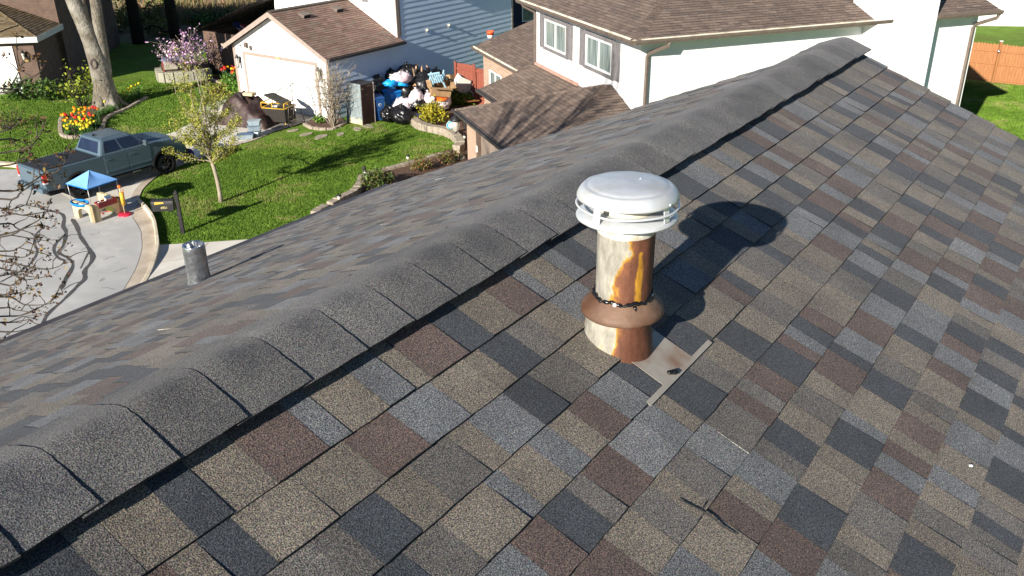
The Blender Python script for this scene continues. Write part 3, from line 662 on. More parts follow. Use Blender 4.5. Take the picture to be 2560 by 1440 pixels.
# ------------------------------------------------------------------ buildings: shared builders
def siding(mb, O, A, N, z0, z1, span, lap=.115, out=.014, mt=0):
    O, A, N = Vector(O), Vector(A), Vector(N); z = z0
    while z < z1 - 1e-4:
        zt = min(z + lap, z1); a0, a1 = span(z); b0, b1 = span(zt)
        if a1 > a0:
            Z = Vector((0, 0, 1))
            mb.quad(O + A * a0 + Z * z + N * out, O + A * a1 + Z * z + N * out, O + A * b1 + Z * zt + N * .002, O + A * b0 + Z * zt + N * .002, mt)
            mb.quad(O + A * a0 + Z * z, O + A * a1 + Z * z, O + A * a1 + Z * z + N * out, O + A * a0 + Z * z + N * out, mt)
        z = zt
def roofplane(mb, O, U, D, rows, pal, ex=.145, tab=(.22, .42)):
    U, D = Vector(U), Vector(D).normalized(); N = U.cross(D)
    if N.z < 0: N = -N
    shingles(mb, O, U, D, N, rows, tab[0], tab[1], pal, .012, .004, fine=False)
def rowsof(L, f0, f1, ex=.145):
    n = max(1, round(L / ex)); out = []
    for k in range(n):
        m = (k + .5) / n * L; out.append((L * k / n, L * (k + 1) / n, f0(m), f1(m)))
    return out
def ubox(name, m, par, *b, bevel=0): mb = MB(); mb.box(*b); return mb.build(name, m, par, bevel=bevel)
def vent_hood(name, par, O, U, D, sz=.42):
    U, D = Vector(U), Vector(D).normalized(); N = U.cross(D); N = N if N.z > 0 else -N; mb = MB()
    q = lambda a, b, h: Vector(O) + U * a + D * b + N * h
    mb.add([q(-sz / 2, 0, .0), q(sz / 2, 0, .0), q(sz / 2, sz, .0), q(-sz / 2, sz, .0), q(-sz / 2, 0, .05), q(sz / 2, 0, .05), q(sz / 2, sz, .17), q(-sz / 2, sz, .17)], [(4, 5, 6, 7), (0, 1, 5, 4), (1, 2, 6, 5), (3, 0, 4, 7), (2, 3, 7, 6)])
    o = mb.build(name, M['gutterb'], par); mb = MB(); mb.add([q(-sz * .42, sz + .003, .01), q(sz * .42, sz + .003, .01), q(sz * .42, sz + .003, .145), q(-sz * .42, sz + .003, .145)], [(0, 1, 2, 3)]); mb.build('opening', M['felt'], o)
    return o
def wall_lantern(par, p, nx, ny, s=1.0):
    p = Vector(p); n = Vector((nx, ny, 0)); c = p + n * .16
    mb = MB(); mb.box(-.05, .05, -.05, .05, -.09, .09, at=p + n * .02)
    mb.tube([p + n * .02, p + n * .09 + Vector((0, 0, .16 * s)), c + Vector((0, 0, .20 * s))], .012, 6)
    mb.lathe([(0, .24 * s), (.03, .2 * s), (.10, .12 * s), (.105, .10 * s), (.0, .10 * s)], 8, M=Matrix.Translation(c), smooth=False)
    mb.lathe([(0, -.20 * s), (.05, -.19 * s), (.065, -.16 * s), (.0, -.16 * s)], 8, M=Matrix.Translation(c), smooth=False)
    for k in range(4):
        a = R_(45 + 90 * k); mb.tube([c + Vector((math.cos(a) * .09, math.sin(a) * .09, .1 * s)), c + Vector((math.cos(a) * .06, math.sin(a) * .06, -.16 * s))], .007, 4)
    o = mb.build('wall_lantern', M['black'], par)
    mb = MB(); mb.lathe([(.05, -.16 * s), (.082, .1 * s)], 8, M=Matrix.Translation(c), smooth=False); mb.build('lantern_glass', M['lampglass'], o); return o
def downspout(par, pts, m='gutterb', wd=.05):
    mb = MB(); mb.tube(pts, wd, 4, smooth=False); return mb.build('downspout', M[m], par)
def gutter(par, a, b, out, m='gutterb', inner='gutterw', wd=.13, name='gutter'):
    a, b, o = Vector(a), Vector(b), Vector(out).normalized(); Z = Vector((0, 0, 1)); mb = MB()
    pr = [(0, -.11), (.02, -.125), (wd - .03, -.125), (wd, -.06), (wd + .012, 0), (wd - .008, .002), (wd - .018, -.05)]
    for (p0, q0), (p1, q1) in zip(pr, pr[1:]):
        mb.quad(a + o * p0 + Z * q0, b + o * p0 + Z * q0, b + o * p1 + Z * q1, a + o * p1 + Z * q1, 0)
    for e in (a, b): mb.poly([e + o * p + Z * q for p, q in pr[:6]] + [e], 0)
    gt = mb.build(name, M[m], par); mb = MB()
    mb.quad(a + o * .005 - Z * .045, b + o * .005 - Z * .045, b + o * (wd - .018) - Z * .045, a + o * (wd - .018) - Z * .045)
    mb.quad(a + o * .004 + Z * .02, b + o * .004 + Z * .02, b + o * .006 - Z * .045, a + o * .006 - Z * .045)
    mb.build('gutter_trough', M[inner], gt)
    return gt
def window(par, O, A, N, w_, h_, frame='winframe', case=None, mull=True):
    O, A, N = Vector(O), Vector(A), Vector(N); Z = Vector((0, 0, 1))
    def bar(mb, a0, a1, z0, z1, d0, d1): mb.prism([O + A * a0 + Z * z0 + N * d0, O + A * a1 + Z * z0 + N * d0, O + A * a1 + Z * z1 + N * d0, O + A * a0 + Z * z1 + N * d0], N * (d1 - d0))
    mb = MB(); t = .065
    bar(mb, 0, w_, 0, t, .02, .062); bar(mb, 0, w_, h_ - t, h_, .02, .062); bar(mb, 0, t, t, h_ - t, .02, .062); bar(mb, w_ - t, w_, t, h_ - t, .02, .062)
    if mull: bar(mb, w_ / 2 - .035, w_ / 2 + .035, t, h_ - t, .02, .055)
    f = mb.build('window', M[frame], par)
    mb = MB(); bar(mb, t, w_ - t, t, h_ - t, .018, .03); mb.build('pane', M['glass'], f)
    if case:
        mb = MB(); k = .12
        bar(mb, -k, w_ + k, -k, -.003, .016, .075); bar(mb, -k, w_ + k, h_ + .003, h_ + k, .016, .075); bar(mb, -k, -.003, -.003, h_ + .003, .016, .075); bar(mb, w_ + .003, w_ + k, -.003, h_ + .003, .016, .075)
        mb.build('casing', M[case], f)
    return f
def shutter(par, O, A, N, w_, h_):
    O, A, N = Vector(O), Vector(A), Vector(N); Z = Vector((0, 0, 1)); mb = MB()
    P = lambda a, z, d: O + A * a + Z * z + N * d
    def bx(a0, a1, z0, z1, d0, d1): mb.prism([P(a0, z0, d0), P(a1, z0, d0), P(a1, z1, d0), P(a0, z1, d0)], N * (d1 - d0))
    bx(0, .05, 0, h_, .016, .05); bx(w_ - .05, w_, 0, h_, .016, .05); bx(.05, w_ - .05, 0, .06, .016, .05); bx(.05, w_ - .05, h_ - .06, h_, .016, .05)
    z = .06
    while z < h_ - .07:
        mb.quad(P(.05, z, .045), P(w_ - .05, z, .045), P(w_ - .05, z + .05, .02), P(.05, z + .05, .02)); z += .05
    return mb.build('shutter', M['shutter'], par)

# ------------------------------------------------------------------ white two-storey house next door
wh = thing('white_house', 'white two-storey house with brown shingle roof and grey shutters beside the near ridge', 'house', (3.847, 26.057, 0), R_(20))
EZ = 5.30
mb = MB(); siding(mb, (0, 0, 0), (1, 0, 0), (0, -1, 0), 0, EZ + .02, lambda z: (0, 12.55), out=.012)
siding(mb, (0, 8.27, 0), (0, -1, 0), (-1, 0, 0), 2.2, EZ + .02, lambda z: (0, 8.27), out=.012)
siding(mb, (0, 8.27, 0), (1, 0, 0), (0, 1, 0), 0, EZ + .02, lambda z: (0, 12.55)); siding(mb, (12.55, 0, 0), (0, 1, 0), (1, 0, 0), 0, EZ, lambda z: (0, 8.27))
mb.build('wall', M['white'], wh)
for p in ((0, 0), (12.55, 0)):
    mb = MB(); mb.box(p[0] - .016, p[0] + .08, p[1] - .016, p[1] + .08, 0, EZ); mb.build('corner_board', M['winframe'], wh)
# chimney chase
mb = MB(); cz = 6.7
siding(mb, (7.9, -.6, 0), (1, 0, 0), (0, -1, 0), 0, cz, lambda z: (0, 2.35), out=.012); siding(mb, (10.25, -.6, 0), (0, 1, 0), (1, 0, 0), 0, cz, lambda z: (0, 1.2), out=.012); siding(mb, (7.9, .6, 0), (0, -1, 0), (-1, 0, 0), 0, cz, lambda z: (0, 1.2), out=.012)
mb.box(7.92, 10.23, -.58, .6, cz, cz + .1); mb.build('chimney', M['white'], wh)
# main roof: hip at the front corner
ov, sl = .5, .36; xe, W2 = 8.42, 8.27 + ov
rz0 = EZ + .16; half = (8.27 + 2 * ov) / 2; ca = math.cos(math.atan(sl)); sa = math.sin(math.atan(sl)); Ls = half / ca
mb = MB()
roofplane(mb, (-ov, -ov, rz0), (1, 0, 0), (0, -ca, -sa), [], PALB)
O_ = Vector((-ov, -ov + half, rz0 + half * sl)); D_ = Vector((0, -ca, -sa))
roofplane(mb, O_, (1, 0, 0), D_, rowsof(Ls, lambda d: half - d * ca, lambda d: xe + ov), PALB)
roofplane(mb, O_ + Vector((0, 0, 0)), (0, 1, 0), (-ca, 0, -sa), [], PALB)
Of = Vector((-ov + half, -ov, rz0 + half * sl))
roofplane(mb, Of, (0, 1, 0), (-ca, 0, -sa), rowsof(Ls, lambda d: half - d * ca, lambda d: half + d * ca), PALB)
Ob = Vector((-ov, -ov + half, rz0 + half * sl))
roofplane(mb, Ob, (1, 0, 0), (0, ca, -sa), rowsof(Ls, lambda d: half - d * ca, lambda d: 12.55 + 2 * ov), PALB)
Or = Vector((10.26, -ov + half, rz0 + half * sl))
roofplane(mb, Or, (1, 0, 0), D_, rowsof(Ls, lambda d: 0, lambda d: 12.55 + ov - 10.26 - .05), PALB)
roofplane(mb, Vector((7.9, -ov + half, rz0 + half * sl)), (1, 0, 0), D_, rowsof(Ls - 1.15, lambda d: xe + ov - 8.41, lambda d: 2.36), PALB)
mb.build('roof', M['brownroof'], wh)
def hipcap(par, a, b, pal=PALB, wd=.15, lift=.02):
    a, b = Vector(a), Vector(b); L_ = (b - a).length; n = int(L_ / .17); d = (b - a).normalized(); sd = d.cross(Vector((0, 0, 1))).normalized(); up = sd.cross(d); mb = MB()
    if up.z < 0: up = -up
    for k in range(n):
        p, q = a + d * L_ * k / n, a + d * L_ * (k + 1.15) / n; h0, h1 = lift, lift + .018
        sl_ = -.055
        mb.add([p + sd * wd + up * (h1 + sl_), p + up * h1, p - sd * wd + up * (h1 + sl_), q + sd * wd + up * (h0 + sl_), q + up * h0, q - sd * wd + up * (h0 + sl_)], [(0, 1, 4, 3), (1, 2, 5, 4)], 0, pick(pal))
    return mb.build('hip_cap', M['brownroof'], par)
hipcap(wh, (-ov, -ov, rz0), (-ov + half, -ov + half, rz0 + half * sl))
mb = MB(); mb.box(-ov + .02, xe - .002, -ov + .02, -.02, EZ + .02, EZ + .05); mb.box(-ov + .02, -.02, -.018, W2 - .02, EZ + .02, EZ + .05); mb.box(10.27, 13.0, -ov + .02, -.02, EZ + .02, EZ + .05)
mb.build('soffit', M['soffit'], wh)
mb = MB(); mb.prism([(xe + .001, -ov, EZ + .06), (xe + .001, -ov, EZ - .04), (xe + .001, -.02, EZ - .16), (xe + .001, -.02, EZ + .3)], (.04, 0, 0)); mb.build('eave_return', M['soffit'], wh)
gutter(wh, (-ov, -ov, rz0), (xe + .06, -ov, rz0), (0, -1, 0)); gutter(wh, (-ov, -ov - .13, rz0), (-ov, W2, rz0), (-1, 0, 0))
gutter(wh, (10.28, -ov, rz0), (13.02, -ov, rz0), (0, -1, 0), inner='gutterb')
mb = MB(); mb.box(-ov - .002, xe, -ov - .002, -ov + .02, EZ + .02, rz0 - .02); mb.box(-ov - .004, -ov + .02, -ov + .024, W2, EZ + .02, rz0 - .02); mb.box(10.28, 13.0, -ov - .002, -ov + .02, EZ + .02, rz0 - .02); mb.build('fascia', M['gutterb'], wh)
downspout(wh, [(.62, -ov - .05, rz0 - .1), (.60, -ov - .03, rz0 - .22), (.20, -.08, rz0 - .5), (.18, -.07, rz0 - .6), (.18, -.07, 2.95), (.10, -.14, 2.82)], wd=.06)
downspout(wh, [(-ov - .05, 8.35, rz0 - .1), (-ov + .02, 8.35, rz0 - .2), (-.07, 8.22, rz0 - .42), (-.07, 8.2, rz0 - .5), (-.07, 8.2, 3.2)], wd=.05)
downspout(wh, [(12.95, -ov - .05, rz0 - .1), (12.9, -ov, rz0 - .25), (12.45, -.08, rz0 - .5), (12.43, -.07, rz0 - .6), (12.43, -.07, .1)], wd=.06)
for y0 in (3.72, 7.28):
    window(wh, (0, y0, 3.96), (0, -1, 0), (-1, 0, 0), 1.95, .98, case='shutter')
    shutter(wh, (0, y0 + .50, 3.86), (0, -1, 0), (-1, 0, 0), .36, 1.18); shutter(wh, (0, y0 - 1.95 - .13, 3.86), (0, -1, 0), (-1, 0, 0), .36, 1.18)
# lower roofs along the front
FZ, ml = 3.14, .335; cl, s_l = math.cos(math.atan(ml)), math.sin(math.atan(ml))
mb = MB()
D2 = Vector((-cl, 0, -s_l))
roofplane(mb, (0, 0, FZ), (0, 1, 0), D2, rowsof(2.32 / cl, lambda d: 2.5, lambda d: 8.27), PALB)
roofplane(mb, (4.0, 0, FZ + 4.0 * ml), (0, 1, 0), D2, rowsof(4.72 / cl, lambda d: 8.29, lambda d: 13.75), PALB)
GX, GY0, GY1 = -4.05, -1.95, 5.55; gm = .345; ge = 2.40; cg, sg_ = math.cos(math.atan(gm)), math.sin(math.atan(gm)); gd = (GY1 - GY0) / 2; gc = (GY0 + GY1) / 2
ap = Vector((GX + gd, gc, ge + gd * gm)); Lg = gd / cg
roofplane(mb, ap - Vector((0, gc, 0)), (0, 1, 0), (-cg, 0, -sg_), rowsof(Lg, lambda d: gc - d * cg, lambda d: gc + d * cg), PALB)
roofplane(mb, (GX, gc, ap.z), (1, 0, 0), (0, cg, -sg_), rowsof(Lg, lambda d: gd - d * cg, lambda d: 4.0), PALB)
roofplane(mb, (GX, gc, ap.z), (1, 0, 0), (0, -cg, -sg_), rowsof(Lg, lambda d: gd - d * cg, lambda d: 4.0), PALB)
mb.build('lower_roof', M['brownroof'], wh)
hipcap(wh, (GX, GY1, ge), ap, wd=.12); hipcap(wh, (GX, GY0, ge), ap)
mb = MB(); mb.box(-.09, -.02, 4.3, 8.2, FZ - .02, FZ + .07); mb.build('wall_flashing', mat('copper_flashing', (.42, .25, .19), (.48, .30, .24), 5, .6), wh)
gutter(wh, (GX, GY0 - .05, ge + .02), (GX, GY1 + .05, ge + .02), (-1, 0, 0), m='gutter', inner='gutter')
gutter(wh, (-2.32, 6.25, FZ - 2.32 * ml + .02), (-2.32, 8.27, FZ - 2.32 * ml + .02), (-1, 0, 0), m='gutter', inner='gutter'); gutter(wh, (-.72, 8.29, FZ - .72 * ml + .02), (-.72, 13.75, FZ - .72 * ml + .02), (-1, 0, 0), m='gutterb')
mb = MB(); mb.box(-3.78, 0, 5.02, 5.2, 0, 2.34); mb.box(-3.78, -3.6, 4.15, 5.02, 0, 2.34); mb.build('brick_wall', M['brick'], wh); mb = MB(); mb.box(-3.78, -3.6, -1.7, -1.0, 0, 2.34); mb.box(-3.6, 0, -1.7, -1.5, 0, 2.34); mb.build('brick_wall', M['brick'], wh); mb = MB()
mb.box(-2.05, 0, 8.0, 8.2, 0, 2.3); mb.box(-2.05, -1.85, 5.2, 8.0, 0, 2.3); mb.build('brick_wall', M['brick'], wh); mb = MB(); mb.box(-.40, -.2, 8.2, 13.4, 0, 2.85); mb.box(-.2, 4.2, 13.2, 13.4, 0, 2.85); mb.build('brick_wall', M['brick'], wh)
mb = MB(); mb.box(-3.80, -3.62, 3.92, 4.147, 0, 2.34); mb.box(-3.80, -3.62, -1.0, -.8, 0, 2.34); mb.box(-3.80, -3.62, -.8, 3.92, 2.12, 2.34); mb.build('door_trim', mat('brown_trim', (.10, .07, .055), (.14, .10, .08), 4, .7), wh)
mb = MB(); mb.box(-3.70, -3.64, -.79, 3.91, .01, 2.11); mb.build('garage_door', M['garageb'], wh)
kp = ubox('door_keypad', M['winframe'], wh, -3.84, -3.802, 3.98, 4.06, 1.30, 1.52, bevel=.008)
ubox('soffit', M['soffit'], wh, GX + .04, -.2, GY0 + .1, GY1 - .1, ge - .07, ge - .045)
window(wh, (-.4, 12.5, .9), (0, -1, 0), (-1, 0, 0), 1.5, 1.25, case=None)
# big scroll-arm lantern on the brick corner
Lp = Vector((-3.78, 5.2, 2.05)); nn = Vector((-.5, .86, 0)).normalized(); lc = Lp + nn * .52
mb = MB(); mb.box(-.05, .05, -.04, .04, -.26, .22, at=Lp + nn * .03)
mb.tube([Lp + nn * .04 + Vector((0, 0, -.2)), Lp + nn * .16 + Vector((0, 0, -.22)), Lp + nn * .2 + Vector((0, 0, -.08)), Lp + nn * .10 + Vector((0, 0, 0.02)), Lp + nn * .12 + Vector((0, 0, .2)), Lp + nn * .28 + Vector((0, 0, .31)), Lp + nn * .46 + Vector((0, 0, .28)), lc + Vector((0, 0, .16))], .022, 7)
sp = [lc + Vector((0, 0, .22)) + nn * (.09 * math.cos(t) * (1 - t / 9)) + Vector((0, 0, .09 * math.sin(t) * (1 - t / 9))) for t in [i * .4 for i in range(16)]]; mb.tube(sp, .014, 6)
mb.lathe([(0, .16), (.05, .15), (.08, .08), (.19, .0), (.20, -.05), (.15, -.06), (0, -.06)], 14, M=Matrix.Translation(lc)); mb.lathe([(0, -.52), (.03, -.5), (.07, -.44), (.0, -.43)], 10, M=Matrix.Translation(lc))
for k in range(4):
    a = R_(20 + 90 * k); mb.tube([lc + Vector((math.cos(a) * .15, math.sin(a) * .15, -.06)), lc + Vector((math.cos(a) * .07, math.sin(a) * .07, -.45))], .008, 4)
bl_ = mb.build('scroll_lantern', M['black'], wh)
mb = MB(); mb.lathe([(.145, -.06), (.15, -.2), (.11, -.36), (.065, -.44)], 14, M=Matrix.Translation(lc)); gm_ = mat('clear_lamp_glass', (.75, .72, .6), (.85, .8, .7), 5, .08, alpha=.42, spec=.6); mb.build('lantern_glass', gm_, bl_)
mb = MB(); mb.blob(lc + Vector((0, 0, -.2)), (.045, .045, .07), 1, 0, n=8); mb.build('bulb', M['winframe'], bl_)

# ------------------------------------------------------------------ house with the front-gabled garage
gh = thing('gabled_garage_house', 'pale sided house with a brown-roofed front-gable garage, rubbish heaped along its side', 'house', G0, R_(54.5))
GW, GD, GZ, GM = 6.15, 4.45, 2.66, .5; ggc = GW / 2; apz = GZ + ggc * GM + .04
mb = MB(); siding(mb, (0, GW, 0), (0, -1, 0), (-1, 0, 0), .0, apz - .02, lambda z: (0, GW) if z <= GZ else ((z - GZ) / GM, GW - (z - GZ) / GM)); mb.build('front_wall', M['white'], gh)
mb = MB(); siding(mb, (0, 0, .0), (1, 0, 0), (0, -1, 0), .0, GZ + .06, lambda z: (0, GD), .24, out=.022); siding(mb, (GD, 0, .0), (1, 0, 0), (0, -1, 0), .0, 6.1, lambda z: (0, 9.2), .24, out=.022); mb.build('side_wall', M['pale'], gh)
mb = MB(); siding(mb, (GD, GW, 0), (-1, 0, 0), (0, 1, 0), 0, GZ + .06, lambda z: (0, GD)); mb.build('side_wall', M['pale'], gh)
mb = MB(); siding(mb, (GD, 8.2, 0), (0, -1, 0), (-1, 0, 0), 0, 6.1, lambda z: (0, 8.2), out=.012); mb.box(GD + .1, 13.5, .2, 8.2, 0, 6.1); mb.build('upper_wall', M['white'], gh)
mb = MB(); mb.box(GD - .025, GD + .15, -.03, .02, GZ + .2, 6.1); mb.build('corner_board', M['trim'], gh); mb = MB(); mb.box(13.5, 13.62, -.03, .02, 0, 6.1); mb.build('corner_board', M['trim'], gh)
mb = MB(); mb.box(GD + .15, GD + .24, -.032, .022, GZ + .2, 6.1); mb.build('corner_shadow_strip', M['gutterb'], gh)  # dark strip drawn in as the corner board's shadow on the siding
mb = MB(); mb.box(-.028, .0, -.02, .14, 0, GZ); mb.build('corner_board', M['trim'], gh); mb = MB(); mb.box(-.028, 0, GW - .14, GW + .02, 0, GZ); mb.build('corner_board', M['trim'], gh)
gov = .30; cgm, sgm = math.cos(math.atan(GM)), math.sin(math.atan(GM)); Lr = (ggc + gov) / cgm
mb = MB(); top = Vector((0, ggc, apz + .13))
roofplane(mb, (-.32, ggc, top.z), (1, 0, 0), (0, -cgm, -sgm), rowsof(Lr, lambda d: 0, lambda d: GD + .32 + (.12 if d > Lr - .5 else -.02)), PALG)
roofplane(mb, (-.32, ggc, top.z), (1, 0, 0), (0, cgm, -sgm), rowsof(Lr, lambda d: 0, lambda d: GD + .30), PALG)
mb.build('garage_roof', M['brownroof'], gh)
hipcap(gh, (-.32, ggc, top.z + .01), (GD, ggc, top.z + .01), [((.13, .11, .095), 1)])
mb = MB()
for s_g in (-1, 1):                                 # barge boards
    a = Vector((-.34, ggc, top.z - .012)); b = Vector((-.34, ggc + s_g * (ggc + gov), top.z - .012 - (ggc + gov) * GM))
    mb.prism([a, b, b - Vector((0, 0, .2)), a - Vector((0, 0, .22))], (.035, 0, 0)); mb.prism([a + Vector((.035, 0, -.04)), b + Vector((.035, 0, -.04)), b + Vector((.035, 0, -.07)), a + Vector((.035, 0, -.07))], (.28, 0, 0))
mb.build('barge_board', M['trim'], gh)
gutter(gh, (-.32, -gov, top.z - (ggc + gov) * GM + .02), (GD + .12, -gov, top.z - (ggc + gov) * GM + .02), (0, -1, 0), m='gutter', inner='gutter')
gutter(gh, (-.32, GW + gov, top.z - (ggc + gov) * GM + .02), (GD, GW + gov, top.z - (ggc + gov) * GM + .02), (0, 1, 0), m='trim', inner='trim')
D_ = Vector((0, -cgm, -sgm))
for xo in (1.15, 3.15): vent_hood('roof_vent', gh, Vector((xo, ggc, top.z)) + D_ * .5 + Vector((0, 0, .012)), (1, 0, 0), D_)
mb = MB(); y0, y1, dz = .81, 5.36, 2.27
mb.box(-.05, -.016, y0 - .14, y0, 0, dz + .14); mb.box(-.05, -.016, y1, y1 + .14, 0, dz + .14); mb.box(-.05, -.016, y0, y1, dz, dz + .14); dt = mb.build('door_trim', M['trim'], gh)
mb = MB()
for k in range(4):
    for j in range(4):
        a, b = y0 + (y1 - y0) * j / 4, y0 + (y1 - y0) * (j + 1) / 4; z0, z1 = dz * k / 4 + .012, dz * (k + 1) / 4 - .004
        mb.box(-.034, -.018, a + .002, b - .002, z0, z1); mb.box(-.042, -.034, a + .12, b - .12, z0 + .1, z1 - .1)
mb.build('garage_door', M['garagew'], gh, bevel=.006)
def text(name, body, size, m, par, M4, ext=.004):
    fn = bpy.data.curves.new(name, 'FONT'); fn.body = body; fn.size = size; fn.extrude = ext; fn.align_x = 'CENTER'
    fo = bpy.data.objects.new(name, fn); COL.objects.link(fo); dg = bpy.context.evaluated_depsgraph_get(); dg.update()
    me = bpy.data.meshes.new_from_object(fo.evaluated_get(dg)); bpy.data.objects.remove(fo)
    me.transform(M4); me.materials.clear(); me.materials.append(M[m]); o = bpy.data.objects.new(name, me); COL.objects.link(o); o.parent = par; return o
text('house_number', '891', .17, 'gold', gh, Matrix.Translation((-.056, 3.08, dz + .012)) @ Matrix.Rotation(R_(-90), 4, 'Z') @ Matrix.Rotation(R_(90), 4, 'X'))
wall_lantern(gh, (-.02, .45, 1.95), -1, 0, 1.5); wall_lantern(gh, (-.02, 5.74, 1.95), -1, 0, 1.5)
mb = MB(); mb.box(-.14, -.02, 5.05, 5.22, 2.62, 2.84); mb.box(-.10, -.02, 4.8, 4.9, 2.52, 2.72); mb.build('security_light', M['gutterb'], gh)
mb = MB(); mb.box(-.06, -.02, 5.55, 5.62, 2.62, 2.68); mb.build('wall_camera', M['black'], gh)
for x in (6.5, 8.15):
    mb = MB(); p = Vector((x, -.02, 2.88)); mb.box(x - .06, x + .06, -.045, -.018, 2.80, 2.96); mb.box(x - .045, x + .045, -.13, -.045, 2.87, 2.95); mb.build('dryer_vent', M['soffit'], gh)
window(gh, (GD, 3.6, 4.35), (0, -1, 0), (-1, 0, 0), 1.5, 1.2); shutter(gh, (GD, 3.95 + .05, 4.3), (0, -1, 0), (-1, 0, 0), .36, 1.3); shutter(gh, (GD, 2.05, 4.3), (0, -1, 0), (-1, 0, 0), .36, 1.3)
mb = MB(); roofplane(mb, (GD - .4, 4.1, 6.2 + 4.5 * .4), (1, 0, 0), (0, -.928, -.371), rowsof(4.85, lambda d: 0, lambda d: 10.2), PALB); roofplane(mb, (GD - .4, 4.1, 8.0), (1, 0, 0), (0, .928, -.371), rowsof(4.85, lambda d: 0, lambda d: 10.2), PALB); mb.build('main_roof', M['brownroof'], gh)
mb = MB(); mb.prism([(GD, 0, 6.1), (GD, 8.2, 6.1), (GD, 4.1, 7.8)], (.1, 0, 0)); mb.build('gable', M['white'], gh)
mb = MB(); mb.box(GD - .4, 13.8, -.42, -.02, 6.06, 6.1); mb.build('soffit', M['soffit'], gh)
# low rear porch roof seen past the garage ridge
mb = MB(); roofplane(mb, (3.2, 8.15, 4.0), (1, 0, 0), (0, .94, -.34), rowsof(5.2, lambda d: -.2, lambda d: 8.0), PALB); mb.build('porch_roof', M['brownroof'], gh)
gutter(gh, (3.0, 13.05, 2.25), (11.2, 13.05, 2.25), (0, 1, 0), m='gutter', inner='gutter')
mb = MB(); mb.box(3.3, 3.45, 8.2, 12.8, 0, 2.2); mb.box(3.45, 11, 12.65, 12.8, 0, 2.2); mb.build('porch_wall', M['browns'], gh)

# ------------------------------------------------------------------ brown house on the far left
bh = thing('brown_house', 'dark brown sided house with tan hip roof behind the thick leaning tree', 'house', (-22.75, 43.5, 0), R_(7))
bz = 2.6; bm = .40; cb_, sb_ = math.cos(math.atan(bm)), math.sin(math.atan(bm))
mb = MB(); siding(mb, (-8, .35, 0), (1, 0, 0), (0, -1, 0), 0, bz, lambda z: (0, 7.65), lap=.15); siding(mb, (-.35, .35, 0), (0, 1, 0), (1, 0, 0), 0, bz, lambda z: (0, 3.4), lap=.15)
siding(mb, (-9, 3.75, 0), (1, 0, 0), (0, -1, 0), 2.4, 5.7, lambda z: (0, 8.9), lap=.15); siding(mb, (-.1, 3.75, 0), (0, 1, 0), (1, 0, 0), 0, 5.7, lambda z: (0, 9.6), lap=.15); mb.box(-9, -.12, 3.8, 13.3, 0, 5.7); mb.build('wall', M['browns'], bh)
mb = MB()
roofplane(mb, (-8, 3.9, bz + .15 + 3.9 * bm), (1, 0, 0), (0, -cb_, -sb_), rowsof(3.9 / cb_, lambda d: 0, lambda d: 8 - 3.9 + d * cb_, .16), PALT, .16)
roofplane(mb, (-3.9, 0, bz + .15 + 3.9 * bm), (0, 1, 0), (cb_, 0, -sb_), rowsof(3.9 / cb_, lambda d: 3.9 - d * cb_, lambda d: 3.74, .16), PALT, .16)
mb.build('hip_roof', M['brownroof'], bh); hipcap(bh, (0, 0, bz + .15), (-3.9, 3.9, bz + .15 + 3.9 * bm), PALT, wd=.1)
mb = MB(); mb.box(-8, .04, -.04, 0, bz - .12, bz + .15); mb.box(.002, .04, .002, 3.8, bz - .12, bz + .15); mb.build('fascia', M['cream'], bh)
mb = MB(); mb.box(-8, -.04, 0.002, .33, bz - .1, bz - .07); mb.box(-.33, -.002, .34, 3.7, bz - .1, bz - .07); mb.build('soffit', M['cream'], bh)
mb = MB(); mb.box(-4.5, -1.45, .30, .332, 0, 2.15); mb.build('garage_door', M['garagew'], bh, bevel=.01)
mb = MB(); mb.box(-1.448, -1.32, .29, .334, 0, 2.28); mb.box(-4.6, -1.448, .29, .334, 2.152, 2.28); mb.build('door_trim', M['winframe'], bh)
wall_lantern(bh, (-.85, .33, 1.85), 0, -1, 1.2)
mb = MB(); roofplane(mb, (-9.4, 8.5, 7.75), (1, 0, 0), (0, -.93, -.37), rowsof(5.6, lambda d: 0, lambda d: 9.8, .16), PALT, .16); roofplane(mb, (-9.4, 8.5, 7.75), (1, 0, 0), (0, .93, -.37), rowsof(5.6, lambda d: 0, lambda d: 9.8, .16), PALT, .16); mb.prism([(-.15, 3.75, 5.7), (-.15, 13.3, 5.7), (-.15, 8.5, 7.65)], (-.1, 0, 0)); mb.build('upper_roof', M['brownroof'], bh)

# ------------------------------------------------------------------ houses glimpsed behind
dh = thing('rear_house', 'dark sided house in shade seen through the gap between the two neighbours', 'house', (1.4, 58, 0), R_(20))
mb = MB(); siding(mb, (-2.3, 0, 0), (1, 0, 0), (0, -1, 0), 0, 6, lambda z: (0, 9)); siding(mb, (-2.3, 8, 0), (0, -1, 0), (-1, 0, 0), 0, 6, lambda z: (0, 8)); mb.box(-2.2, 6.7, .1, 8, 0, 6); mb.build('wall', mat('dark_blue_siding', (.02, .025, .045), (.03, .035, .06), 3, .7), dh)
mb = MB(); mb.box(-2.6, 7, -.4, 0, 2.6, 2.75); mb.box(-2.6, -2.32, 0, 8.2, 2.6, 2.75); mb.build('fascia', M['cream'], dh)
window(dh, (-.6, -.0, .9), (1, 0, 0), (0, -1, 0), 1.6, 1.2)
mb = MB(); roofplane(mb, (-2.8, 4, 7.8), (1, 0, 0), (0, -.91, -.41), rowsof(4.9, lambda d: 0, lambda d: 10), PALB); roofplane(mb, (-2.8, 4, 7.8), (1, 0, 0), (0, .91, -.41), rowsof(4.9, lambda d: 0, lambda d: 10), PALB); mb.build('roof', M['brownroof'], dh)
rhp = g(2470, 118) ; rh = thing('cream_house', 'white house with small dark ground windows beyond the orange fence', 'house', (rhp.x - 9, rhp.y + 9, 0), R_(-8))
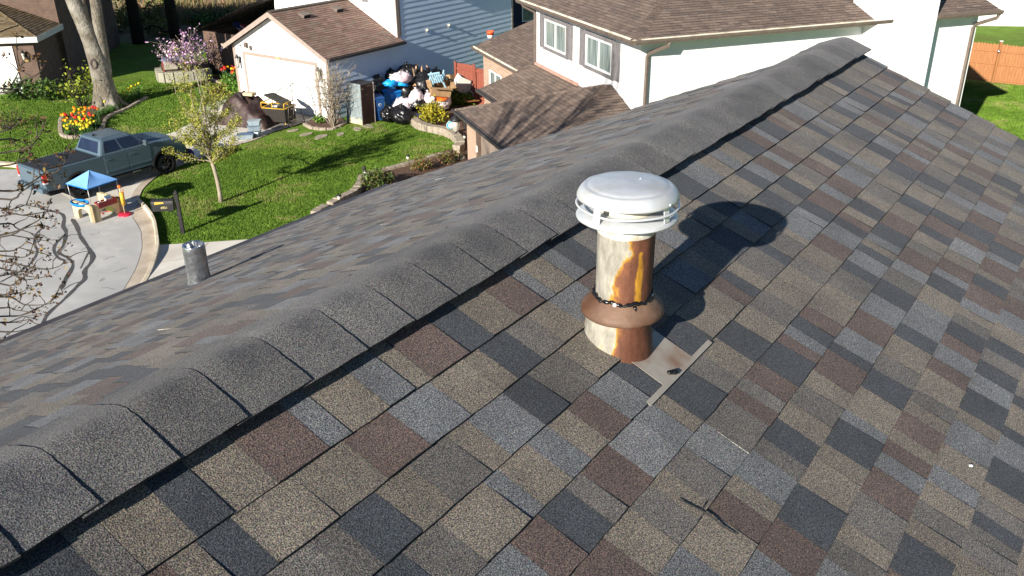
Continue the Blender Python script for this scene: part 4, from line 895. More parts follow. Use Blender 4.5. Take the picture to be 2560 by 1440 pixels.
mb = MB(); siding(mb, (-6, 0, 0), (1, 0, 0), (0, -1, 0), 0, 6.4, lambda z: (0, 26), lap=.13); mb.box(-6, 20, .06, 8, 0, 6.4); mb.build('wall', M['white'], rh)
mb = MB(); roofplane(mb, (-6.4, 4, 8.2), (1, 0, 0), (0, -.91, -.41), rowsof(4.9, lambda d: 0, lambda d: 27), PALB); mb.build('roof', M['brownroof'], rh)
RH = rh

def onwall(o, rz, u, v, off=0.0):                   # local point of a wall (y = 0 of thing) for a measured direction
    n = Vector((-math.sin(rz), math.cos(rz), 0)); d = ray(u, v); t = (o.location - Vector((0, 0, CAM_Z))).dot(n) / d.dot(n); p = Vector((0, 0, CAM_Z)) + d * t - o.location
    c, s = math.cos(-rz), math.sin(-rz); return Vector((p.x * c - p.y * s, p.x * s + p.y * c, p.z))
for u0, u1, v0, v1 in ((2432, 2460, 94, 111), (2465, 2497, 96, 113)):
    a, b = onwall(rh, R_(-8), u0, v1), onwall(rh, R_(-8), u1, v0); mb = MB(); mb.box(a.x, b.x, -.05, -.016, a.z - .4, b.z); f = mb.build('window', M['winframe'], rh); mb = MB(); mb.box(a.x + .05, b.x - .05, -.056, -.051, a.z - .35, b.z - .05); mb.build('pane', M['glass'], f)

# ------------------------------------------------------------------ pickup truck
wa, wb = Vector((-14.40, 28.04, 0)), Vector((-12.52, 31.10, 0)); hd = Vector((math.cos(R_(53)), math.sin(R_(53)), 0)); lf = Vector((-hd.y, hd.x, 0))
TC = wa + hd * 1.8 * .9 + lf * .86 * .84
tk = thing('pickup_truck', 'grey-green crew-cab pickup with black bed cover parked on the concrete drive', 'pickup', TC, math.atan2(hd.y, hd.x)); tk.scale = (.9, .84, .9)
def arc(cx, cz, r, a0, a1, n=12): return [(cx + r * math.cos(R_(a0 + (a1 - a0) * i / n)), cz + r * math.sin(R_(a0 + (a1 - a0) * i / n))) for i in range(n + 1)]
prof = [(-3.0, .66), (-2.36, .60)] + arc(-1.8, .46, .56, 165, 15) + [(-1.24, .56), (1.22, .56)] + arc(1.8, .46, .56, 165, 15) + [(2.36, .62), (2.70, .70), (2.78, .9), (2.76, 1.12), (2.66, 1.25), (2.3, 1.335), (1.28, 1.435), (1.1, 1.43), (-.82, 1.42), (-.9, 1.40), (-3.02, 1.39), (-3.08, 1.33), (-3.06, .78)]
mb = MB(); mb.prism([(x, -.985, z) for x, z in prof], (0, 1.97, 0)); mb.build('body', M['truck'], tk, bevel=.055)
mb = MB(); mb.box(-2.9, 2.6, -.8, .8, .42, .8); mb.build('chassis', M['rubber'], tk)
mb = MB()                                           # power bulge and creases of the bonnet
mb.add([(1.3, -.55, 1.435), (1.3, .55, 1.435), (2.55, .48, 1.30), (2.55, -.48, 1.30), (1.35, -.48, 1.475), (1.35, .48, 1.475), (2.45, .42, 1.345), (2.45, -.42, 1.345)], [(4, 7, 6, 5), (0, 4, 5, 1), (1, 5, 6, 2), (2, 6, 7, 3), (3, 7, 4, 0)]); mb.build('bonnet', M['truck'], tk, bevel=.03)
cb = [(-.84, -.955, 1.41), (1.22, -.955, 1.41), (1.22, .955, 1.41), (-.84, .955, 1.41)]; ct = [(-.60, -.76, 1.95), (.58, -.78, 1.95), (.58, .78, 1.95), (-.60, .76, 1.95)]
mb = MB(); mb.add(cb + ct, [(4, 5, 6, 7), (0, 1, 5, 4), (1, 2, 6, 5), (2, 3, 7, 6), (3, 0, 4, 7)]); mb.build('cab', M['truck'], tk, bevel=.085)
mb = MB(); mb.add([(-.45, -.6, 1.955), (.4, -.6, 1.957), (.4, .6, 1.957), (-.45, .6, 1.955), (-.4, -.55, 1.972), (.35, -.55, 1.974), (.35, .55, 1.974), (-.4, .55, 1.972)], [(4, 5, 6, 7), (0, 1, 5, 4), (1, 2, 6, 5), (2, 3, 7, 6), (3, 0, 4, 7)]); mb.build('roof_panel', M['truck'], tk, bevel=.012)
def cabface(i, j, s0, s1, t0, t1, off=.007, sk=0.0):
    B0, B1, T0, T1 = Vector(cb[i]), Vector(cb[j]), Vector(ct[i]), Vector(ct[j]); n = (B1 - B0).cross(T0 - B0).normalized()
    if n.dot(B0 + B1 - Vector((0.3, 0, 2.8))) < 0: n = -n
    P = lambda s, t: B0.lerp(B1, s).lerp(T0.lerp(T1, s), t) + n * off
    return [P(s0, t0), P(s1, t0), P(s1 - sk, t1), P(s0, t1)], n
for nm, a in (('rear_window', (3, 0, .1, .9, .12, .84)), ('windscreen', (1, 2, .06, .94, .08, .92)), ('side_window', (0, 1, .09, .43, .1, .84)), ('side_window', (0, 1, .475, .90, .1, .84)), ('side_window', (2, 3, .57, .91, .1, .84)), ('side_window', (2, 3, .10, .525, .1, .84))):
    q, n = cabface(*a); mb = MB(); mb.prism([p - n * .012 for p in q], n * .014); mb.build(nm, M['glassd'], tk, bevel=.004)
for sy in (-1, 1):
    for x0, x1 in ((-.72, .22), (.25, 1.2)):
        mb = MB(); y = sy * .986; mb.prism([(x0, y, .70), (x1, y, .70), (x1, y, 1.36), (x0, y, 1.37)], (0, sy * .012, 0)); d = mb.build('door', M['truck'], tk, bevel=.01)
        mb = MB(); mb.box(x0 + .06, x0 + .28, y + sy * .012 - .018, y + sy * .012 + .018, 1.19, 1.225); mb.build('handle', M['truck'], d, bevel=.01)
        mb = MB(); mb.box(x0 + .02, x1 - .02, y + sy * .012 - .012, y + sy * .012 + .012, .74, .80); mb.build('door_moulding', M['truck'], d, bevel=.008)
    for cx in (-1.8, 1.8):
        mb = MB(); a = [(p[0], sy * .99, p[1]) for p in arc(cx, .46, .555, 178, 2, 16)]; b = [(p[0], sy * .99, p[1]) for p in arc(cx, .46, .63, 178, 2, 16)]
        for i in range(16): mb.prism([a[i], a[i + 1], b[i + 1], b[i]], (0, sy * .03, 0))
        mb.build('wheel_arch', M['black'], tk)
        mb = MB(); y0 = sy * .86
        mb.lathe([(.27, -.13), (.36, -.145), (.41, -.12), (.42, -.05), (.42, .05), (.41, .12), (.36, .145), (.27, .13)], 36, M=Matrix.Translation((cx, y0, .42)) @ Matrix.Rotation(R_(90), 4, 'X'))
        wl = mb.build('wheel', M['rubber'], tk)
        mb = MB(); T = Matrix.Translation((cx, y0 + sy * .10, .42)) @ Matrix.Rotation(R_(90), 4, 'X')
        mb.lathe([(.275, -.03), (.28, .03), (.255, .03), (.25, -.03)], 30, M=T); mb.lathe([(.0, .025), (.07, .02), (.07, -.025), (0, -.03)], 16, M=T)
        for k in range(6):
            a = R_(60 * k); c = Vector((cx, y0 + sy * .10, .42)); d = Vector((math.cos(a), 0, math.sin(a))); mb.tube([c + d * .05, c + d * .26], [.04, .026], 5)
        mb.build('rim', M['rim'], wl)
    mb = MB(); mb.tube([(-1.1, sy * .98, .50), (-1.0, sy * 1.04, .47), (1.0, sy * 1.04, .47), (1.1, sy * .98, .50)], .045, 8); stp = mb.build('side_step', M['black'], tk)
    mb = MB(); mb.box(.3, .62, sy * 1.06 - .05, sy * 1.06 + .05, .50, .52); mb.build('step_pad', M['chrome'], stp)
    mb = MB(); mb.box(-3.10, -2.93, sy * .95 - .055, sy * .95 + .055, .98, 1.33); tl = mb.build('tail_light', M['redlamp'], tk, bevel=.02)
    mb = MB(); mb.box(-3.104, -2.95, sy * .95 - .05, sy * .95 + .058, .93, .978); mb.build('reverse_lens', M['winframe'], tl)
    mb = MB(); mb.tube([(.98, sy * .93, 1.45), (1.0, sy * 1.02, 1.47)], .03, 6); mb.box(.93, 1.03, sy * 1.12 - .1, sy * 1.12 + .1, 1.43, 1.63); mr = mb.build('wing_mirror', M['truck'], tk, bevel=.03)
    mb = MB(); mb.box(.924, .929, sy * 1.12 - .075, sy * 1.12 + .075, 1.455, 1.605); mb.build('mirror_glass', M['chrome'], mr)
    mb = MB(); mb.box(-1.22 - .02, -1.22 + .02, sy * .9 - .1, sy * .9 + .1, .28, .6); mb.build('mud_flap', M['rubber'], tk)
    mb = MB(); mb.box(1.19, 1.23, sy * .9 - .1, sy * .9 + .1, .28, .6); mb.build('mud_flap', M['rubber'], tk)
    mb = MB(); mb.box(2.60, 2.79, sy * .78 - .16, sy * .78 + .16, .98, 1.2); mb.build('headlight', M['chrome'], tk, bevel=.02)
mb = MB(); mb.box(-3.0, -.93, -.84, .84, 1.395, 1.425); tn = mb.build('bed_cover', M['tonneau'], tk, bevel=.012)
mb = MB()
for x in (-2.32, -1.63): mb.box(x - .008, x + .008, -.835, .835, 1.4255, 1.430)
mb.build('cover_seam', M['rubber'], tn)
mb = MB(); mb.box(-3.095, -3.06, -.80, .80, .84, 1.36); tg = mb.build('tailgate', M['truck'], tk, bevel=.012)
mb = MB(); mb.box(-3.104, -3.094, -.16, .16, 1.18, 1.27); mb.build('handle', M['black'], tg)
mb = MB(); mb.box(-3.22, -3.02, -.97, .97, .60, .78); mb.build('rear_bumper', M['truck'], tk, bevel=.03)
mb = MB(); mb.box(2.66, 2.86, -.95, .95, .55, .80); mb.build('front_bumper', M['black'], tk, bevel=.03)
mb = MB(); mb.box(2.70, 2.80, -.6, .6, .84, 1.18); mb.build('grille', M['black'], tk, bevel=.02)
mb = MB(); mb.prism([(-.5, -.02, 1.972), (-.32, -.02, 1.972), (-.48, -.02, 2.05)], (0, .04, 0)); mb.build('roof_fin', M['black'], tk)

# ------------------------------------------------------------------ mailbox
mp_ = g(458, 583); ml_ = thing('mailbox', 'black post mailbox with yellow flag and gilt number at the kerb lawn', 'mailbox', mp_, R_(6))
mb = MB(); mb.box(-.055, .055, -.055, .055, 0, 1.28); ps = mb.build('post', M['post'], ml_, bevel=.008)
mb = MB(); mb.lathe([(.0, .10), (.02, .09), (.03, .06), (.05, .03), (.08, .015), (.08, 0)], 12, M=Matrix.Translation((0, 0, 1.28))); mb.build('finial', M['post'], ps)
mb = MB(); pr = [(-.14, -.08), (.14, -.08), (.14, .13)] + [(.14 * math.cos(R_(a)), .13 + .14 * math.sin(R_(a))) for a in range(20, 180, 20)] + [(-.14, .13)]
mb.prism([(-.72, y, .86 + z) for y, z in pr], (.62, 0, 0)); bx = mb.build('box', M['black'], ml_, bevel=.006)
mb = MB(); mb.prism([(-.735, y * 1.04, .857 + z * 1.03) for y, z in pr], (.012, 0, 0)); mb.build('door', M['black'], ml_)
mb = MB(); mb.prism([(-.62, -.147, 1.0), (-.36, -.147, 1.03), (-.35, -.147, 1.05), (-.37, -.147, 1.07), (-.60, -.147, 1.085), (-.63, -.147, 1.05)], (0, -.012, 0)); mb.build('flag', mat('yellow_flag', (.62, .36, .05), (.7, .42, .08), 5, .5), ml_)
text('number', '6921', .10, 'gold', bx, Matrix.Translation((-.37, -.1425, .86)) @ Matrix.Rotation(R_(90), 4, 'X'), .002)
mb = MB(); mb.tube([(-.5, 0, .775), (-.3, 0, .76), (-.15, 0, .68), (-.05, 0, .54)], .014, 6); mb.tube([(-.4, 0, .77), (-.1, 0, .755)], .016, 6); mb.build('bracket', M['black'], ml_)

# ------------------------------------------------------------------ play stand with canopy
pc = Vector((-13.18, 26.47, 0)); pt_ = thing('play_stand', 'sand-coloured toy kitchen stand under a blue peaked canopy by the kerb', 'play stand', pc, math.atan2(-.53, .85))
mb = MB()
def arch(mb, a, b, o, h=.55, t=.24):               # low table wall with an arched opening between two blocks
    a, b, o = Vector(a), Vector(b), Vector(o); L_ = (b - a).length; d = (b - a).normalized()
    pts = [(0, 0), (t, 0), (t, .18)] + [(L_ / 2 + (L_ / 2 - t) * math.cos(R_(x)), .18 + .2 * math.sin(R_(x))) for x in range(160, 10, -20)] + [(L_ - t, .18), (L_ - t, 0), (L_, 0), (L_, h), (0, h)]
    mb.prism([a + d * x + Vector((0, 0, z)) for x, z in pts], o)
arch(mb, (.53, -.52, 0), (.53, .52, 0), (-.16, 0, 0)); arch(mb, (-.53, .52, 0), (.53, .52, 0), (0, -.14, 0)); arch(mb, (-.53, -.52, 0), (.53, -.52, 0), (0, .14, 0)); mb.build('base', M['sand'], pt_, bevel=.018)
for x, y in ((-.5, -.5), (.5, -.5), (.5, .5), (-.5, .5)):
    mb = MB(); mb.tube([(x, y, .5), (x * 1.02, y * 1.02, 1.14)], .013, 6); mb.build('canopy_pole', mat('grey_tube', (.45, .45, .46), None, 3, .4, .5), pt_)
mb = MB(); n = 8; A = Vector((0, 0, 1.5)); cs = [(-.54, -.54), (.54, -.54), (.54, .54), (-.54, .54)]
for k in range(4):
    a, b = Vector((*cs[k], 1.14)), Vector((*cs[(k + 1) % 4], 1.14)); R1 = []
    for i in range(n + 1):
        for j in range(n + 1 - 0):
            s, t = i / n, j / n; p = a.lerp(b, s).lerp(A, t); p.z -= .035 * math.sin(math.pi * s) * math.sin(math.pi * t) + .004 * math.sin(9 * s + 5 * t); R1.append(p)
    mb.add(R1, [(i * (n + 1) + j, (i + 1) * (n + 1) + j, (i + 1) * (n + 1) + j + 1, i * (n + 1) + j + 1) for i in range(n) for j in range(n)], 0, None, True)
    mb.quad(a, b, b - Vector((0, 0, .035)), a - Vector((0, 0, .035)), 1)
mb.build('canopy', [M['canvas'], M['blue']], pt_)
mb = MB(); 
for (r, z) in (): pass
pr = [(0.02, .50), (.17, .50), (.20, .57), (.215, .575), (.22, .56), (.19, .47), (.02, .46)]
mb.lathe(pr, 24, M=Matrix.Translation((-.16, -.46, 0)) @ Matrix.Diagonal((1.75, 1, 1, 1))); mb.box(-.18, -.14, -.64, -.28, .49, .56); mb.build('sink_tray', M['toyblue'], pt_)
mb = MB(); mb.box(.36, .56, -.30, .34, .50, .53); mb.box(.35, .375, -.31, .35, .52, .60); mb.box(.545, .57, -.31, .35, .42, .60); mb.box(.376, .544, -.31, -.285, .52, .60); mb.box(.376, .544, .325, .35, .52, .60); mb.build('counter_tray', M['toyred'], pt_, bevel=.008)
mb = MB(); mb.box(.40, .52, .02, .22, .54, .64); rg = mb.build('cash_register', M['winframe'], pt_, bevel=.01)
mb = MB(); mb.add([(.42, .02, .645), (.54, .02, .645), (.54, .22, .645), (.42, .22, .645), (.42, .02, .72), (.42, .22, .72)], [(0, 1, 2, 3), (4, 1, 2, 5), (0, 4, 5, 3), (0, 1, 4), (2, 3, 5)]); mb.build('register_screen', M['bluewood'], rg)
mb = MB(); mb.tube([(.45, -.15, .53), (.45, -.15, .66), (.45, -.10, .70), (.45, -.05, .66)], .014, 6); mb.blob((.46, -.22, .57), .035, 2, .1, n=6); mb.build('tap', M['winframe'], pt_)
mb = MB(); mb.prism([(-.2, .36, .02), (.4, .36, .02), (.25, .36, .5), (.0, .36, .62)], (0, .012, 0)); mb.build('lime_panel', M['lime'], pt_)
gb = g(313, 537); gf_ = thing('toy_golf_set', 'toy golf caddy on a red round base standing beside the kerb', 'toy', gb, 0)
mb = MB(); mb.lathe([(0, .06), (.16, .055), (.21, .03), (.215, 0)], 22); mb.build('base', mat('red_plastic', (.5, .02, .05), (.6, .03, .07), 4, .4), gf_)
mb = MB(); mb.tube([(0, 0, .05), (0, 0, .95)], .018, 8); mb.build('pole', M['sand'], gf_)
mb = MB(); mb.tube([(.02, 0, .35), (.03, 0, .75)], [.06, .075], 10); mb.blob((.03, 0, .5), (.05, .07, .2), 2, .1, n=8); mb.build('bag', M['yellow'], gf_)
mb = MB(); mb.blob((0, 0, .95), (.06, .06, .05), 5, .1, n=8); mb.tube([(.07, .02, .4), (.08, .02, .85)], .016, 6); mb.build('club_head', M['orange'], gf_)
mb = MB(); q = g(300, 540); mb.tube([q + Vector((.18 * math.cos(t) - .5, .14 * math.sin(t) + .25, .02)) for t in [i * .35 for i in range(13)]], .012, 5); tag(mb.build('garden_hose', M['redlamp'], None), 'thin red cable curled on the road under the toy stand', 'cable')

# ------------------------------------------------------------------ fences
def fence(name, a, b, h, m, label, boardw=.14, rails=(.25, 1.5), posts=(0, 1), railside=1, dip=.0, gate=False, top='flat'):
    a, b = Vector(a), Vector(b); d = (b - a); L_ = d.length; d.normalize(); n = Vector((-d.y, d.x, 0)) * railside
    f = thing(name, label, 'gate' if gate else 'fence', a); O = -a; mb = MB(); k = 0; x = 0
    while x < L_ - .02:
        x1 = min(x + boardw - .006, L_); hh = h + random.uniform(-.012, .012) - dip * math.sin(math.pi * (x / L_))
        p, q = d * x, d * x1; t = n * .02
        if top == 'ear': mb.prism([p, q, q + Vector((0, 0, hh - .05)), q - d * .035 + Vector((0, 0, hh)), p + d * .035 + Vector((0, 0, hh)), p + Vector((0, 0, hh - .05))], t)
        else: mb.prism([p, q, q + Vector((0, 0, hh)), p + Vector((0, 0, hh))], t)
        x += boardw
    mb.build('board_panel', M[m], f)
    for z in rails:
        mb = MB(); p, q = n * -.045 + Vector((0, 0, z)), d * L_ + n * -.045 + Vector((0, 0, z)); mb.prism([p, q, q + Vector((0, 0, .09)), p + Vector((0, 0, .09))], n * .04); mb.build('rail', M[m], f)
    for s in posts:
        mb = MB(); p = d * (L_ * s) - n * .05; mb.box(p.x - .05, p.x + .05, p.y - .05, p.y + .05, 0, h + .06); po = mb.build('post', M[m], f)
        mb = MB(); mb.lathe([(0, .05), (.04, .035), (.075, 0)], 4, M=Matrix.Translation((p.x, p.y, h + .065)), smooth=False); mb.build('post_cap', M['gutterb'], po)
    return f
fa, fb = g(2404, 196.5), g(2620, 221); fd = (fb - fa).normalized()
fr = fence('wooden_fence', fa - fd * 3, fb + fd * 2, 1.83, 'orangewood', 'orange cedar board fence with rails beyond the sunny back lawn', rails=(.1, .85, 1.45), posts=(0, 1), top='ear', railside=1)
pp = g(2481, 206) - (fa - fd * 3); mb = MB(); nrm = Vector((fd.y, -fd.x, 0)); p = pp + nrm * .06; mb.box(p.x - .05, p.x + .05, p.y - .05, p.y + .05, 0, 1.98); po = mb.build('post', M['orangewood'], fr)
mb = MB(); mb.box(p.x - .06, p.x + .06, p.y - .06, p.y + .06, 1.981, 2.02); mb.build('post_cap', M['winframe'], po)
mb = MB(); mb.blob(p + nrm * .08 + Vector((0, 0, 1.52)), (.07, .06, .08), 3, .05, n=10); mb.build('bell', M['chrome'], po)
ga, gb2 = g(1139, 157, 1.78), g(1229, 172, 1.72); ga.z = gb2.z = 0
fence('wooden_gate', ga, ga.lerp(gb2, .53), 1.78, 'redwood', 'red-stained board gate beside the rubbish heap, its left panel', .16, gate=True, railside=1)
fence('wooden_gate', ga.lerp(gb2, .545), gb2, 1.66, 'redwood', 'red-stained board gate panel next to the brick wall', .16, gate=True, railside=1)
ba, bb = g(533, 92, 1.75), g(600, 88, 1.75); ba.z = bb.z = 0
fence('wooden_fence', ba, bb, 1.75, 'redwood', 'red-brown board fence left of the garage behind the tulips', .13, railside=1)

# ------------------------------------------------------------------ rubbish heap
def bag(c, r, label, m='bagk', seed=0, knot=True, grp=None, rough=.26, fq=1.7):
    c = Vector(c); rr = r if hasattr(r, '__len__') else (r, r * .92, r * .88); mb = MB()
    mb.blob((0, 0, 0), rr, seed, rough, fq, 18, flat=.86)
    if knot: mb.tube([(0, 0, rr[2] * .75), (.02, .01, rr[2] * 1.0), (.05, .03, rr[2] * 1.25)], [rr[0] * .3, rr[0] * .09, rr[0] * .2], 9)
    mb.build('rubbish_bag', M[m], None, c); o = bpy.context.scene.collection.objects[-1]
    o.rotation_euler = (random.uniform(-.2, .2), random.uniform(-.2, .2), seed * 1.3)
    return tag(o, label, 'bag', grp or ('black rubbish bags' if m == 'bagk' else 'white rubbish bags'))
def ap_(u, v, z):                                   # on level z
    return g(u, v, z)
bag(ap_(972, 287, .33), .36, 'crumpled black rubbish bag on the grass below the bright blue bin', seed=1, rough=.55, fq=3)
bag(ap_(1004, 287, .40), (.52, .42, .38), 'widest low black rubbish bag at the lawn edge with white sheet over it', seed=2)
bag(ap_(1044, 263, .50), .38, 'small shiny black bag between white bags left of the yellow bush', seed=3, rough=.5, fq=3)
bag(ap_(1014, 231, .85), (.50, .45, .55), 'black bag standing right of the bright blue bin', seed=4)
bag(ap_(1064, 214, 1.1), (.58, .5, .62), 'biggest black bag high in the middle of the heap', seed=5)
bag(ap_(1066, 240, .75), (.42, .4, .4), 'black bag under the biggest black bag beside the torn carton', seed=6, rough=.5)
bag(ap_(1022, 181, 1.3), (.58, .4, .36), 'black bag at the top of the heap against the siding', seed=7)
bag(ap_(979, 190, 1.25), .33, 'grey-glinting black bag at the heap top behind the blue-and-white sack', seed=8)
bag(ap_(934, 205, 1.1), (.34, .3, .42), 'black bag sticking up right behind the fridge', seed=9, rough=.55)
bag(ap_(950, 222, 1.0), (.55, .4, .42), 'dark bag sagging above the darker blue bin', seed=10)
bag(ap_(1090, 192, 1.2), (.4, .36, .36), 'black bag below the blue plastic chair', seed=11)
bag(ap_(1045, 196, 1.0), (.55, .5, .5), 'black bag behind the leaning boards', seed=23)
bag(ap_(1034, 214, .55) + Vector((0, .5, 0)), (.7, .6, .5), 'black bag buried at the core of the heap', seed=24)
bag(ap_(1090, 215, .5), (.8, .6, .5), 'black bag hidden behind the torn carton', seed=25)
bag(ap_(1008, 264, .50), (.50, .40, .32), 'bulging white bag in front of the bright blue bin', 'bagw', 12)
bag(ap_(1041, 244, .82), (.36, .3, .36), 'white bag wedged below the big black bag', 'bagw', 13)
bag(ap_(1070, 252, .62), (.40, .36, .36), 'round white bag just above the yellow bush', 'bagw', 14)
bag(ap_(1101, 254, .48), (.46, .4, .42), 'pinkish white bag right of the yellow bush under the orange lid', 'bagw', 15)
bag(ap_(1186, 231, .42), (.56, .40, .38), 'pink-tinged white bag below the red gate', 'bagw', 16)
bag(ap_(1047, 291, .14), (.42, .2, .14), 'flattened white plastic sheet on the kerb of the bed', 'bagw', 17, knot=False)
sk = thing('sack', 'white sack with bright blue bottom lying on top of the heap', 'bag', ap_(994, 206, 1.42), R_(38))
mb = MB(); mb.blob((.18, 0, .16), (.52, .27, .27), 18, .3, 2, 16); mb.build('sack_body', M['bagw'], sk); mb = MB(); mb.blob((-.32, 0, .02), (.36, .24, .17), 19, .35, 2.8, 14); mb.tube([(-.1, -.22, 0), (.1, -.36, -.06), (.28, -.32, -.1)], [.1, .06, .09], 8); mb.build('sack_bottom', mat('cyan_plastic', (.01, .30, .75), (.02, .36, .8), 4, .4), sk)
def bin_(q, m, label, rz, lidm=None, tilt=0):
    b = thing('wheelie_bin', label, 'bin', q, rz, 'recycling carts'); b.rotation_euler = (tilt, 0, rz); mb = MB()
    s0, s1 = [(-.22, -.24), (.22, -.24), (.22, .24), (-.22, .24)], [(-.29, -.31), (.29, -.31), (.29, .33), (-.29, .33)]
    mb.add([(x, y, .04) for x, y in s0] + [(x, y, 1.0) for x, y in s1], [(3, 2, 1, 0), (4, 5, 6, 7), (0, 1, 5, 4), (1, 2, 6, 5), (2, 3, 7, 6), (3, 0, 4, 7)]); mb.box(-.31, .31, -.33, .35, .96, 1.0); mb.build('bin_body', M[m], b, bevel=.03)
    mb = MB(); mb.add([(-.32, -.35, 1.003), (.32, -.35, 1.003), (.32, .36, 1.003), (-.32, .36, 1.003), (-.27, -.3, 1.06), (.27, -.3, 1.06), (.27, .3, 1.09), (-.27, .3, 1.09)], [(4, 5, 6, 7), (0, 1, 5, 4), (1, 2, 6, 5), (2, 3, 7, 6), (3, 0, 4, 7)]); mb.build('lid', M[lidm or m], b, bevel=.02)
    mb = MB(); mb.tube([(-.25, .36, .98), (-.25, .43, .96), (.25, .43, .96), (.25, .36, .98)], .018, 6); mb.build('handle', M[m], b)
    for sx in (-1, 1):
        mb = MB(); mb.lathe([(0, -.03), (.11, -.03), (.12, 0), (.11, .03), (0, .03)], 16, M=Matrix.Translation((sx * .27, .27, .12)) @ Matrix.Rotation(R_(90), 4, 'Y')); mb.build('wheel', M['rubber'], b)
    mb = MB(); c = 18
    mb.lathe([(.05, 0), (.062, 0), (.062, .003), (.05, .003)], c, M=Matrix.Translation((.08, -.295, .72)) @ Matrix.Rotation(R_(94), 4, 'X')); mb.build('emblem', M['winframe'], b); return b
bin_(g(945, 300), 'navy', 'blue recycling cart coloured darker for shade next to the fridge', R_(20)); bin_(g(984, 284), 'blue', 'bright blue recycling cart under the blue-and-white sack', R_(38))
fq_ = g(900, 313) + Vector((.05, .38, 0)); fg = thing('fridge', 'scuffed grey upright fridge with dark brown back abandoned on the lawn edge', 'fridge', fq_, R_(54.5)); fg.rotation_euler = (0, R_(1.5), R_(52)); fg.scale = (1.1, 1.3, 1)
mb = MB(); mb.box(-.33, .33, -.30, .34, .03, 1.74); mb.build('cabinet', M['fridge'], fg, bevel=.012)
mb = MB(); mb.box(-.31, .315, -.322, -.302, .05, 1.72); mb.build('back_panel', M['fridged'], fg); mb = MB(); mb.box(.318, .345, -.335, -.30, .02, 1.745); mb.build('edge_trim', mat('pinkish_edge', (.30, .25, .24), (.42, .36, .34), 6, .5), fg)
mb = MB(); mb.box(-.325, .33, -.30, .335, 1.742, 1.756); mb.build('top_panel', M['black'], fg); mb = MB(); mb.add([(-.336, -.30, .03), (-.336, .33, .03), (-.336, .3, .22), (-.336, .1, .28), (-.336, -.02, .2), (-.336, -.2, .3), (-.336, -.3, .2)], [(0, 1, 2, 3, 4, 5, 6)]); mb.build('peeled_foam', mat('yellow_foam', (.62, .48, .26), (.72, .6, .4), 8, .8), fg)
mb = MB(); q = g(868, 308) ; mb.prism([(0, 0, 0), (.45, .05, 0), (.4, .35, 1.25), (.08, .33, 1.3)], (-.03, .03, 0)); tag(mb.build('metal_panel', M['fridge'], None, q + Vector((0, .15, 0)), R_(20)), 'bent grey metal sheet leaning behind the fridge by the bare shrub', 'sheet')
def carton(name, c, sx, sy, sz, rot, m, label, cat, flaps=True):
    o = thing(name, label, cat, c); o.rotation_euler = rot; mb = MB(); t = .012
    mb.box(-sx, sx, -sy, sy, 0, t); mb.box(-sx, -sx + t, -sy, sy, t, sz); mb.box(sx - t, sx, -sy, sy, t, sz); mb.box(-sx + t, sx - t, -sy, -sy + t, t, sz); mb.box(-sx + t, sx - t, sy - t, sy, t, sz); mb.build('carton', M[m], o)
    if flaps:
        for k, (x0, y0, x1, y1, dx, dy) in enumerate(((-sx, -sy, sx, -sy, 0, -1), (-sx, sy, sx, sy, 0, 1), (-sx, -sy, -sx, sy, -1, 0), (sx, -sy, sx, sy, 1, 0))):
            f = min(sx, sy) * .62; mb = MB(); mb.prism([(x0, y0, sz), (x1, y1, sz), (x1 + dx * f, y1 + dy * f, sz + f * (.2 - .35 * (k % 3))), (x0 + dx * f, y0 + dy * f, sz + f * (.25 - .3 * (k % 3)))], (0, 0, .008)); mb.build('flap', M[m], o)
    return o
carton('cardboard_box', ap_(1100, 226, .95) + Vector((0, -.4, 0)), .44, .3, .46, (R_(24), R_(8), R_(16)), 'card', 'torn open brown carton in the middle of the heap', 'box')
carton('cardboard_box', ap_(1128, 205, .5), .34, .28, .35, (R_(-10), R_(8), R_(50)), 'card', 'smaller brown carton below the blue chair near the gate', 'box', False)
carton('cardboard_box', ap_(1172, 214, .35), .36, .28, .38, (R_(0), R_(-14), R_(15)), 'card', 'brown carton in front of the red gate', 'box', False)
cw = carton('bedside_cabinet', ap_(1148, 226, .6), .36, .24, .66, (R_(10), R_(28), R_(25)), 'plainw', 'white cabinet shell tipped on edge before the red gate', 'cabinet', False)
mb = MB(); mb.box(-.5, .5, -.04, .04, 0, .22, at=(0, 0, 0)); o = tag(mb.build('plywood_board', mat('pale_ply', (.55, .43, .22), (.62, .5, .28), 5, .7), None, ap_(1118, 222, .85), R_(-15)), 'pale wooden board lying across the cartons', 'board'); o.rotation_euler = (R_(60), R_(6), R_(20))
for k, (u, v, z, rx, ry, rz, lab) in enumerate(((1036, 190, 1.45, 0, 80, 10, 'pale upright board end on top of the black bags'), (1034, 222, 1.05, 20, -60, 40, 'short pale board slanting below the upright board'), (1180, 252, .28, 0, 4, 35, 'orange-brown plank beside the low green hedge'))):
    mb = MB(); mb.box(-.35, .35, -.09, .09, -.02, .02); o = tag(mb.build('plank', M['card'] if k < 2 else M['orangewood'], None, ap_(u, v, z)), lab, 'board'); o.rotation_euler = (R_(rx), R_(ry), R_(rz))
mb = MB(); mb.lathe([(.0, .03), (.36, .03), (.4, .0), (.38, -.03), (0, -.02)], 26); o = tag(mb.build('tub_lid', M['orange'], None, ap_(1098, 239, .80)), 'orange plastic lid under the torn carton', 'lid'); o.rotation_euler = (R_(20), R_(12), 0)
chs = thing('plastic_chair', 'pale blue moulded plastic chair tossed on the heap', 'chair', ap_(1098, 192, 1.55) + Vector((0, -.5, 0)), R_(25)); chs.rotation_euler = (R_(-28), R_(10), R_(170)); pb_ = mat('pale_blue_plastic', (.30, .50, .62), (.36, .56, .68), 3, .5)
mb = MB(); mb.box(-.26, .26, -.25, .25, .0, .04); mb.build('seat', pb_, chs, bevel=.015); mb = MB()
